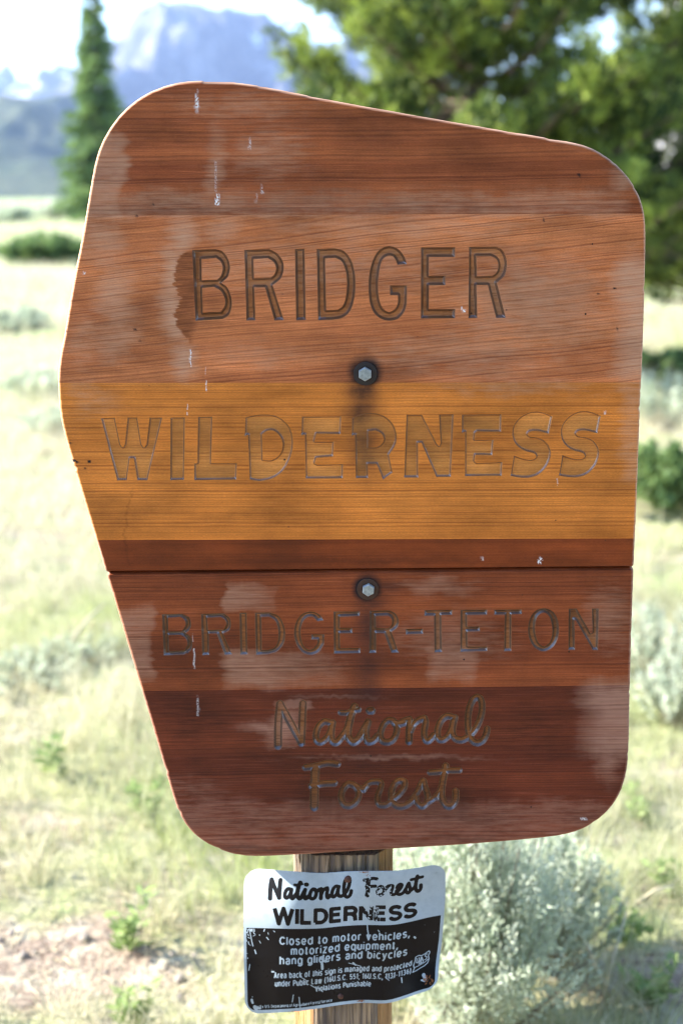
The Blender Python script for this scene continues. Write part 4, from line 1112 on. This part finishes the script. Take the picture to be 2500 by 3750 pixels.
# rim and back
U2, V2, P2 = sheet(60, 44, .0011)
nr2, nc2 = U2.shape; i2 = np.arange(nr2*nc2).reshape(nr2, nc2)
q2 = np.stack([i2[:-1, :-1], i2[:-1, 1:], i2[1:, 1:], i2[1:, :-1]], -1).reshape(-1, 4)
vf = V[:, 0]; insf = corner(vf)
per = [(insf[k], vf[k]) for k in range(len(vf))] + [(u_, 1.0) for u_ in np.linspace(insf[-1], 1-insf[-1], 120)[1:]] + [(1-insf[k], vf[k]) for k in range(len(vf))[::-1]] + [(u_, 0.0) for u_ in np.linspace(1-insf[0], insf[0], 120)[1:-1]]
per = np.array(per); A_ = plate(per[:, 0], per[:, 1]); B_ = A_.copy(); B_[:, 1] += .0011
n0 = nr*nc; n1_ = n0 + nr2*nc2; m_ = len(per)
k_ = np.arange(m_); kn = (k_+1) % m_
qr = np.stack([n1_+k_, n1_+m_+k_, n1_+m_+kn, n1_+kn], 1)
allv = np.concatenate([Pn.reshape(-1, 3), P2.reshape(-1, 3), A_, B_]) - np.array(notice.location)
pr = np.zeros((len(allv), 2), np.float32); pr[:n0, 0] = blk; pr[:n0, 1] = rust; pr[n0:, 1] = .3
t = NT('enamelled_metal'); P = t.pos()
at = t.attr('print'); sp_ = t.n('ShaderNodeSeparateColor'); t.t.links.new(at.outputs['Color'], sp_.inputs[0])
n1 = t.noise(P, scale=90, detail=5, rough=.7); n2 = t.noise(P, scale=700, detail=3, rough=.7)
wht = t.mix(t.maprange(n1, .4, .75), (.33, .39, .43), (.28, .335, .37))
wht = t.mix(t.math('MULTIPLY', t.maprange(n2, .66, .72), .6), wht, (.30, .28, .25))
kk = t.maprange(sp_.outputs[0], .35, .65)
col = t.mix(kk, wht, (.007, .006, .006))
rf = t.maprange(t.math('MULTIPLY', sp_.outputs[1], t.maprange(t.noise(P, scale=380, detail=5, rough=.7), .35, .65)), .30, .48)
col = t.mix(rf, col, t.mix(n2, (.14, .05, .02), (.30, .12, .045)))
t.set(Base_Color=col, Roughness=t.math('ADD', t.maprange(n1, .3, .7, .26, .40), t.math('MULTIPLY', rf, .4)))
t.bump(t.math('ADD', n1, t.math('MULTIPLY', n2, .2)), .12, .0006)
t.b.inputs['Specular IOR Level'].default_value = .12
plate_o = new_mesh('plate', allv, np.concatenate([q, q2+n0, qr]), t.m, notice, smooth=True)
if len(plate_o.data.vertices) == len(pr): point_attr(plate_o, 'print', pr)
M_nail = metal('rusty_nail', (.10, .045, .03), .6, .4, 400, (.03, .018, .016), .7)
for (u_, v_, r_) in ((.513, .058, .0041), (.497, .935, .0036)):
    p = plate(np.array([u_]), np.array([v_]))[0]
    vv = []; ff = []; n = 20; pf = [(1, -.0006), (1, .0006), (.85, .0014), (.5, .0019), (.1, .0021)]
    for r__, d__ in pf:
        for i in range(n): a = 2*math.pi*i/n; vv.append((math.cos(a)*r_*r__, -d__, math.sin(a)*r_*r__))
    for j in range(len(pf)-1):
        for i in range(n): ff.append((j*n+i, (j+1)*n+i, (j+1)*n+(i+1) % n, j*n+(i+1) % n))
    ff.append(tuple((len(pf)-1)*n+i for i in range(n)))
    no = new_mesh('nail_head', vv, ff, M_nail, notice, smooth=True, loc=tuple(p - np.array(notice.location)))

# ================================================================ vegetation
def col_attr(o, vals):
    a = o.data.attributes.new('tint', 'FLOAT', 'POINT'); a.data.foreach_set('value', np.asarray(vals, np.float32))

def gpos(px, py, z=0.0):
    """where the ray through a 1568-px photo point meets the ground"""
    dx, dy, dz = ray(S(px), S(py)); t_ = (z - CAM_H) / dz
    return float(dx * t_), float(dy * t_)

M_grass = leafy('grass_blades', (.58, .53, .38), (.30, .36, .12), trans=.48, attr='tint')
M_sage = leafy('sage_leaves', (.62, .65, .50), (.34, .40, .27), trans=.42, attr='tint')
M_bush = leafy('green_bush_leaves', (.19, .27, .09), (.08, .14, .05), trans=.35, attr='tint')
M_forb = leafy('forb_leaves', (.34, .42, .16), (.19, .28, .09), trans=.45, attr='tint')
M_pine = leafy('pine_needles', (.36, .44, .085), (.022, .050, .016), trans=.28, attr='tint')
M_fir = leafy('fir_needles', (.24, .34, .11), (.09, .15, .06), trans=.25, attr='tint')
M_straw = leafy('dry_straw', (.62, .55, .38), (.50, .42, .26), trans=.2)
t = NT('bark'); n1 = t.noise(t.mapping(t.pos(), (14, 14, 4)), scale=1, detail=5, rough=.7)
t.set(Base_Color=t.mix(n1, (.07, .045, .032), (.24, .17, .13)), Roughness=.9); t.bump(n1, .8, .02); M_bark = t.m
t = NT('sage_wood'); n1 = t.noise(t.pos(), scale=60, detail=3)
t.set(Base_Color=t.mix(n1, (.10, .075, .055), (.25, .20, .16)), Roughness=.9); M_twig = t.m

def blades(n, cx, cy, h, lean, w, tint, segs=2, base_r=.03, r=rng):
    """n curved blades around each centre; returns verts, faces, tint"""
    N = n * len(cx)
    c = np.repeat(np.stack([cx, cy], 1), n, 0); hh = np.repeat(h, n) * r.uniform(.45, 1.1, N)
    a = r.uniform(0, 2*np.pi, N); br = base_r * np.sqrt(r.uniform(0, 1, N))
    bx = c[:, 0] + np.cos(a)*br; by = c[:, 1] + np.sin(a)*br; bz = ground_h(bx, by) - .01
    ln = np.repeat(lean, n) * r.uniform(.2, 1.3, N) * hh
    a2 = a + r.normal(0, .6, N); lx, ly = np.cos(a2)*ln, np.sin(a2)*ln
    sa = r.uniform(0, np.pi, N); ww = np.repeat(w, n) * r.uniform(.6, 1.3, N)
    sx, sy = np.cos(sa)*ww/2, np.sin(sa)*ww/2
    V = []; F = []
    for k in range(segs + 1):
        s = k / segs; f = s**1.8; taper = 1 - s*.9
        x = bx + lx*f; y = by + ly*f; z = bz + hh*(s - .25*f*np.repeat(lean, n))
        V.append(np.stack([x - sx*taper, y - sy*taper, z], 1)); V.append(np.stack([x + sx*taper, y + sy*taper, z], 1))
    V = np.stack(V, 1); m = V.shape[1]
    base = np.arange(N)[:, None] * m
    F = np.concatenate([base + np.array([[2*k, 2*k+1, 2*k+3, 2*k+2]]) for k in range(segs)])
    tv = np.repeat(np.clip(np.repeat(tint, n) + r.normal(0, .18, N), 0, 1), m)
    return V.reshape(-1, 3), F, tv

def sector(n, r0, r1, half, r=rng):
    rr_ = np.sqrt(r.uniform(r0**2, r1**2, n)); a = r.uniform(-half, half, n)
    return rr_*np.sin(a), rr_*np.cos(a)
def patch(x, y, s, seed):
    return np.array([mnoise.noise(Vector((a*s, b*s, seed))) for a, b in zip(x, y)])*.5 + .5

allV, allF, allT = [], [], []; off = 0
def push(V, F, T):
    global off
    allV.append(V); allF.append(F + off); allT.append(T); off += len(V)
for (n, r0, r1, half, nb, h0, w0, seg) in ((5200, 1.7, 5.5, R(34), 13, .14, .0034, 2), (7500, 5.5, 14, R(30), 8, .20, .0065, 1), (9000, 14, 42, R(24), 5, .26, .016, 1), (7000, 42, 130, R(22), 4, .34, .05, 1)):
    x, y = sector(n, r0, r1, half)
    keep = (in_bare(x, y) < .35) & (patch(x, y, .9, 5.0) > .27)
    x, y = x[keep], y[keep]
    green = np.clip((patch(x, y, .8, 1.0) - .47) * 2.6 + (patch(x, y, .12, 3.0) - .5) * 1.5, 0, 1)
    hgt = h0 * (.55 + 1.1*patch(x, y, 1.7, 9.0))
    V, F, T = blades(nb, x, y, hgt, np.full(len(x), .75), np.full(len(x), w0), green, seg, base_r=.02 + .01*r0/2)
    push(V, F, T)
# taller flowering stalks
x, y = sector(420, 2.2, 9, R(26)); k_ = (in_bare(x, y) < .3); x, y = x[k_], y[k_]
V, F, T = blades(3, x, y, np.full(len(x), .42), np.full(len(x), .5), np.full(len(x), .003), np.full(len(x), .15), 3, .015); push(V, F, T)
tot = np.concatenate(allV); T = np.concatenate(allT)
quads = np.concatenate([f for f in allF])
grass = new_mesh('grass', tot, quads, M_grass); col_attr(grass, T); grass['kind'] = 'stuff'
grass['label'] = 'pale dry and green meadow grass'

def leaf_cards(centres, dirs, L, W, r=rng, fold=False):
    """one pointed leaf quad per centre along dirs"""
    n = len(centres); d = dirs / (np.linalg.norm(dirs, axis=1)[:, None] + 1e-9)
    rv = r.normal(size=(n, 3)); s = np.cross(d, rv); s /= np.linalg.norm(s, axis=1)[:, None] + 1e-9
    L = np.broadcast_to(L, n)[:, None]; W = np.broadcast_to(W, n)[:, None]
    V = np.stack([centres, centres + d*L*.5 + s*W/2, centres + d*L, centres + d*L*.5 - s*W/2], 1)
    F = np.arange(n)[:, None]*4 + np.array([[0, 1, 2, 3]])
    return V.reshape(-1, 3), F

def finish_plant(name, label, cat, x, y, parts, group=None):
    z = float(ground_h(x, y))
    o = thing(name, label, cat, (x, y, z - .01), group)
    for nm, V, F, mat, tint in parts:
        c = new_mesh(nm, V, F, mat, o)
        if tint is not None: col_attr(c, tint)
    return o

def sagebrush(x, y, h, rad_, nst, nlf, label, leafL=.022, leafW=.006, mat=None, name='sagebrush', cat='shrub', group=None, upright=.55, seed=0):
    r = np.random.default_rng(100 + seed); mat = mat or M_sage
    mb = MB(); C = []; Dd = []; T = []
    for i in range(nst):
        a = r.uniform(0, 2*np.pi); q_ = np.sqrt(r.uniform())*r.uniform(.75, 1.3); tip = np.array([np.cos(a)*rad_*q_, np.sin(a)*rad_*q_, h*(1 - .35*min(q_, 1.3)**2)*r.uniform(.75, 1.08)])
        b = np.array([tip[0]*.12, tip[1]*.12, 0]); m1 = np.array([tip[0]*(1-upright*.5), tip[1]*(1-upright*.5), tip[2]*.45])
        ts = np.linspace(0, 1, 6); pts = [(1-s)**2*b + 2*s*(1-s)*m1 + s*s*tip for s in ts]
        if i < 70: mb.tube(pts, [max(.0012, .010*h*(1-.85*s)) for s in ts], 4)
        k = nlf // nst; s = r.uniform(.25, 1.0, k)**.7
        p = (1-s)[:, None]**2*b + 2*(s*(1-s))[:, None]*m1 + (s*s)[:, None]*tip
        g = (2*(1-s))[:, None]*(m1-b) + (2*s)[:, None]*(tip-m1); g /= np.linalg.norm(g, axis=1)[:, None]
        C.append(p + r.normal(0, .008*h/.5, (k, 3))); Dd.append(g + r.normal(0, .55, (k, 3))); T.append(np.full(k, np.clip(r.normal(.4, .28), 0, 1)))
    C = np.concatenate(C); Dd = np.concatenate(Dd); C[:, 2] = np.maximum(C[:, 2], .01)
    n = len(C); V, F = leaf_cards(C, Dd, leafL*r.uniform(.6, 1.3, n), leafW*r.uniform(.7, 1.3, n), r)
    T = np.repeat(np.clip(np.concatenate(T) + r.normal(0, .15, n), 0, 1), 4)
    return finish_plant(name, label, cat, x, y, [('stem', np.concatenate(mb.v), mb.f, M_twig, None), ('foliage', V, F, mat, T)], group)

# the silvery bush behind the metal sign
sx_, sy_ = gpos(1080, 2400)
sagebrush(sx_, sy_, .50, .175, 320, 36000, 'large silvery green sagebrush filling the gap behind the metal sign', leafL=.015, leafW=.0042, seed=1, upright=.9)
sx_, sy_ = gpos(1255, 2230)
sagebrush(sx_, sy_, .30, .13, 140, 13000, 'smaller silvery sagebrush leaning out at the right of the large one', leafL=.016, leafW=.0045, seed=2, upright=.8)
# shrubs and one shadow stand-in about the meadow, placed where the photo has them: (x, y in 1568-px units at the foot, height, radius, kind, label)
shrubs = [
 (105, 612, .52, .85, 'g', 'rounded dark green bush alone in the meadow, left of the sign'),
 (30, 505, 1.1, 1.9, 's', 'pale sage clump at the far edge of the meadow below the mountains, leftmost'),
 (125, 500, 1.0, 1.6, 's', 'pale sage clump at the meadow edge beside the foot of the narrow fir'),
 (110, 905, .20, .34, 's', 'grey sage clump at the left, just above the bend of the sign edge'),
 (150, 1010, .15, .30, 's', 'low grey sage clump against the left bend of the sign'),
 (20, 760, .22, .45, 's', 'low pale sage clump at the left border of the photo'),
 (1530, 875, .20, .60, 'g', 'low dark green bush standing in for a shadow band right of the sign, the upper one'),  # dark leaves modelled where only a soft tree shadow falls
 (1535, 1190, .30, .38, 'g', 'dark green bush beside the right edge of the honey coloured plank'),
 (1525, 985, .34, .42, 's', 'silvery sage clump between the shadow stand-in and the dark bush right of the sign'),
 (1510, 1560, .27, .18, 's', 'silvery sage clump right of the carved word TETON'),
 (1560, 1640, .20, .16, 's', 'small silvery sage clump at the right border below the sage by TETON'),
 (60, 1590, .08, .20, 's', 'low whitish sage cushion at the left border of the photo, level with TETON'),
 (185, 1545, .07, .16, 's', 'low whitish sage cushion at the left, nearest the slanting sign edge'),
]
for i, (px, py, h, rd, kd, lab) in enumerate(shrubs):
    x, y = gpos(px, py)
    dist = math.hypot(x, y); k = max(.6, dist/6)
    if kd == 's': sagebrush(x, y, h, rd, 60, int(2600/ (1 + dist*.01)), lab, leafL=.03*k, leafW=.009*k, seed=10+i, group='sage clumps dotted over the meadow')
    else: sagebrush(x, y, h, rd, 60, 4200, lab, leafL=.045*k, leafW=.022*k, mat=M_bush, name='green_bush', cat='bush', seed=30+i, group='dark green bushes in the meadow')

# leafy forbs close by
def forb(x, y, h, label, seed, n=42):
    r = np.random.default_rng(300+seed); mb = MB(); C = []; Dd = []
    for i in range(5):
        a = r.uniform(0, 6.28); tip = np.array([np.cos(a)*h*.45, np.sin(a)*h*.45, h*r.uniform(.6, 1.1)])
        mb.tube([(0, 0, 0), tuple(tip*.5 + np.array([0, 0, h*.1])), tuple(tip)], [.0022, .0016, .001], 4)
        s = r.uniform(.2, 1, n//5*2); C.append(tip*s[:, None] + r.normal(0, .006, (len(s), 3))); dd = r.normal(0, 1, (len(s), 3)); dd[:, 2] = abs(dd[:, 2])*.4 + .2; Dd.append(dd)
    C = np.concatenate(C); C[:, 2] = np.maximum(C[:, 2], .01); Dd = np.concatenate(Dd)
    V, F = leaf_cards(C, Dd, .034*r.uniform(.6, 1.3, len(C)), .014*r.uniform(.7, 1.2, len(C)), r)
    return finish_plant('leafy_plant', label, 'plant', x, y, [('stem', np.concatenate(mb.v), mb.f, M_forb, np.full(len(np.concatenate(mb.v)), .3)), ('foliage', V, F, M_forb, np.repeat(r.uniform(0, 1, len(C)), 4))], 'small leafy plants among the grass')
forbs = [(140,1800,.15,'small leafy plant left of the sign, level with the carved word Forest'),
 (335,1880,.11,'yellow green leafy plant just left of the lower left corner of the board'),(300,2165,.13,'leafy plant standing over the dark bare patch left of the metal sign'),(330,2350,.13,'leafy plant at the bottom border, midway to the metal sign'),
 (1545,2060,.14,'bright green leafy plant at the right border, level with the metal sign top'),(1480,1860,.12,'green leafy plant just right of the lower right corner of the board'),(1500,2330,.12,'green leafy plant in the bottom right corner of the photo'),
 (1430,2180,.11,'small green leafy plant right of the silvery sagebrush')]
for i, (px, py, h, lab) in enumerate(forbs):
    x, y = gpos(px, py); forb(x, y, h*.8, lab, i)

# dry stalks that stand out
def stalk(p0, p1, z0, z1, rad_, label, i):
    a = gpos(*p0); b = gpos(*p1)
    mb = MB(); g0 = float(ground_h(*a)); g1 = float(ground_h(*b))
    P0 = Vector((a[0], a[1], g0+z0)); P1 = Vector((b[0], b[1], g1+z1)); mid = (P0+P1)/2 + Vector((0, 0, .012)); c = P0.copy()
    mb.tube([p - c for p in (P0, mid, P1)], [rad_, rad_*.9, rad_*.5], 6)
    o = mb.build('dry_stalk', M_straw); o.location = c
    o['label'] = label; o['category'] = 'stalk'; o['group'] = 'dry straw stalks lying in the grass'
stalk((1285, 2265), (1400, 2345), .16, .03, .0042, 'pale dry stalk sloping down to the right in front of the sagebrush foot', 0)
stalk((1375, 2352), (1430, 2262), .0, .14, .0036, 'dry orange tinged stalk rising at the end of the sloping stalk', 1)
stalk((1455, 2195), (1540, 2180), .1, .13, .0034, 'short pale stalk lying level in the grass near the right border', 2)
stalk((170, 1572), (245, 1520), .1, .15, .006, 'pale dry stalk lying in the grass left of the slanting sign edge', 3)
stalk((930, 2352), (985, 2300), .0, .12, .004, 'dry stalk leaning by the foot of the post under the metal sign', 4)

# ---------------- trees
def pine(x, y, H, z_lo, rl, rr_, label, seed, ntuft=5200, needles=7, nl=.095, trunk_r=.11, gap=.5):
    r = np.random.default_rng(500+seed)
    mb = MB(); tz = np.linspace(0, 1, 14)
    bend = lambda s: np.array([.10*math.sin(s*5+seed), .08*math.cos(s*4), s*H])
    mb.tube([bend(s) for s in tz], [trunk_r*(1-.9*s)+.01 for s in tz], 10)
    br = MB(); tips = []
    nb = 260
    for i in range(nb):
        z = z_lo + (H*.97 - z_lo)*(i + r.uniform(0, 1))/nb; s = z/H; a = r.uniform(0, 2*np.pi)
        R_ = (rr_ if math.cos(a) > 0 else rl); R_ = abs(math.cos(a))*R_ + (1-abs(math.cos(a)))*(rl+rr_)/2
        L = R_*(1 - .80*max(0, (z - z_lo)/(H - z_lo))**1.3)*r.uniform(.55, 1.12)
        p0 = bend(s); d = np.array([math.cos(a), math.sin(a), 0])
        pts = [p0 + d*L*u + np.array([0, 0, (-.10*u + .38*u*u)*L*r.uniform(.8, 1.2)]) for u in (0, .3, .6, 1)]
        br.tube(pts, [.020*L+.004, .014*L+.003, .009*L+.002, .003], 5)
        pts = np.array(pts)
        nt = int(ntuft/nb*L/((rl+rr_)/2*.75))
        nclump = max(3, int(nt/9))
        for j in range(nclump):
            u = r.uniform(.22, 1.0)**.6; k = min(2, int(u*3)); q_ = pts[k] + (pts[k+1]-pts[k])*(u*3-k)
            side = r.choice([-1, 1]); sd_ = np.array([-d[1], d[0], 0])*side
            c = q_ + sd_*L*.30*(1.15-u)*r.uniform(.1, 1) + np.array([0, 0, r.uniform(-.02, .10)])
            if r.uniform() < .5: br.tube([q_, (q_+c)/2 + np.array([0, 0, .01]), c], [.004, .003, .002], 3)
            m = 9; tips.append(np.concatenate([c + r.normal(0, .052, (m, 3)), np.tile(d*.5 + sd_*.4 + np.array([0, 0, .8]), (m, 1)), np.full((m, 1), np.clip(r.normal(.12, .12) if r.uniform() < .34 else r.normal(.78, .15), 0, 1))], 1))
    tips = np.concatenate(tips); n = len(tips)
    C = np.repeat(tips[:, :3], needles, 0); ax = np.repeat(tips[:, 3:6], needles, 0); ax /= np.linalg.norm(ax, axis=1)[:, None]
    dirs = ax + r.normal(0, .55, (len(C), 3)); C = C + ax*r.uniform(-.03, .03, (len(C), 1))
    V, F = leaf_cards(C, dirs, nl*r.uniform(.7, 1.2, len(C)), nl*.19, r)
    T = np.repeat(np.clip(np.repeat(tips[:, 6], needles) + r.normal(0, .15, len(C)), 0, 1), 4)
    z0 = float(ground_h(x, y)); o = thing('pine_tree', label, 'tree', (x, y, z0 - .05))
    mb.build('trunk', M_bark, o); b = br.build('branches', M_bark, o); b['kind'] = 'stuff'
    c = new_mesh('crown', V, F, M_pine, o); col_attr(c, T)
    return o

def fir(x, y, H, R0, label, seed, group=None, n=16000, top=0):
    r = np.random.default_rng(800+seed); mb = MB()
    mb.tube([(0, 0, 0), (0.03, 0, H*.5), (0, 0, H)], [H*.018, H*.011, .01], 8)
    nb = 420; C = []; Dd = []; T = []; br = MB()
    for i in range(nb):
        u = (i + r.uniform())/nb; z = H*(.03 + .96*u); a = r.uniform(0, 2*np.pi)
        prof = (1-u)**1.05*(.62 + .38*min(1, u*5+.3)) ; L = max(.03*H/8, R0*prof*r.uniform(.42, 1.22))
        d = np.array([math.cos(a), math.sin(a), 0]); droop = -.28*(1-u) + .15*u
        if i % 3 == 0: br.tube([(0, 0, z), tuple(d*L*.5 + np.array([0, 0, z+droop*L*.6])), tuple(d*L + np.array([0, 0, z+droop*L]))], [.02, .012, .004], 3)
        k = max(6, int(n/nb*(L/R0)*1.7)); s = r.uniform(.1, 1, k)
        side = np.array([-d[1], d[0], 0]); lat = r.normal(0, .16, k)*L*(1.1-s)
        p = np.array([0, 0, z]) + d*(L*s)[:, None] + side*lat[:, None] + np.array([0, 0, 1.0])*(droop*L*s*(.6+.4*s) + r.normal(0, .03, k))[:, None]
        C.append(p); dd = d + side*np.sign(lat)[:, None]*.7 + r.normal(0, .35, (k, 3)); dd[:, 2] += .25; Dd.append(dd); T.append(np.full(k, np.clip(r.normal(.5, .25), 0, 1)))
    C = np.concatenate(C); Dd = np.concatenate(Dd)
    V, F = leaf_cards(C, Dd, H*.040*r.uniform(.6, 1.3, len(C)), H*.014, r)
    z0 = float(ground_h(x, y)); o = thing('fir_tree', label, 'tree', (x, y, z0 - .05), group)
    mb.build('trunk', M_bark, o); br.build('branches', M_bark, o)['kind'] = 'stuff'
    c = new_mesh('crown', V, F, M_fir, o); col_attr(c, np.repeat(np.clip(np.concatenate(T)+r.normal(0, .12, len(C)), 0, 1), 4))
    return o

PT = pine(.98, 11.2, 6.8, .75, 1.72, 2.4, 'large bushy green pine behind the upper right of the sign', 1, ntuft=40000)
pine(3.35, 13.2, 5.6, .55, 1.25, 1.5, 'second bushy pine at the right border, partly behind the large one', 2, ntuft=18000, trunk_r=.08)
fir(-14.3, 86.0, 14.1, 2.7, 'narrow pointed green fir standing alone before the mountains', 1)

# added pines, unseen behind the viewer: darken the metal sign's reflection and frontal light
def tree_copy(src, loc, rz, sc, label):
    c = src.copy(); scene.collection.objects.link(c); c.location = loc; c.rotation_euler = (0, 0, rz); c.scale = (sc, sc, sc); c['label'] = label; c['group'] = 'added pines out of view behind the viewer'
    for ch in list(src.children):
        d = ch.copy(); scene.collection.objects.link(d); d.parent = c
for i, (x, y, rz, sc) in enumerate([(-1.9, -4.6, 1.0, 1.15), (1.6, -5.2, 2.6, 1.3), (4.4, -3.9, 4.0, 1.1)]):
    tree_copy(PT, (x, y, 0), rz, sc, ['added pine out of view, behind and left of the viewer', 'tallest added pine out of view, straight behind the viewer', 'added pine out of view, behind and right of the viewer'][i])

# dead stems and straw bits lying on the bare soil and between the tufts
rl_ = np.random.default_rng(77)
x, y = sector(9000, 1.9, 4.6, R(30), rl_)
kb = (in_bare(x, y) > .25) | (rl_.uniform(size=len(x)) < .35); x, y = x[kb], y[kb]; n = len(x)
C = np.stack([x, y, ground_h(x, y) + rl_.uniform(.001, .012, n)], 1); dd = rl_.normal(0, 1, (n, 3)); dd[:, 2] *= .12
V, F = leaf_cards(C, dd, rl_.uniform(.01, .07, n), rl_.uniform(.0015, .004, n), rl_)
lit = new_mesh('litter', V, F, M_straw); lit['kind'] = 'stuff'; lit['label'] = 'dead stems and straw bits lying on the soil'
# pebbles on the bare patch
x, y = sector(2400, 1.9, 4.2, R(30), rl_); kb = in_bare(x, y) > .3; x, y = x[kb], y[kb]; n = len(x)
oc = np.array([(1,0,0),(0,1,0),(-1,0,0),(0,-1,0),(0,0,1),(0,0,-1)], float); of = np.array([(0,1,4),(1,2,4),(2,3,4),(3,0,4),(1,0,5),(2,1,5),(3,2,5),(0,3,5)])
sz = rl_.exponential(.005, n) + .003
V = (np.stack([x, y, ground_h(x, y)], 1)[:, None] + oc[None]*sz[:, None, None]*rl_.uniform(.5, 1.3, (n, 6, 1))).reshape(-1, 3)
t = NT('pebble_stone'); t.set(Base_Color=t.mix(t.noise(t.pos(), scale=30), (.12, .10, .085), (.30, .26, .22)), Roughness=.9)
pb = new_mesh('gravel', V, (np.arange(n)[:, None, None]*6 + of[None]).reshape(-1, 3), t.m); pb['kind'] = 'stuff'; pb['label'] = 'small stones on the bare soil'
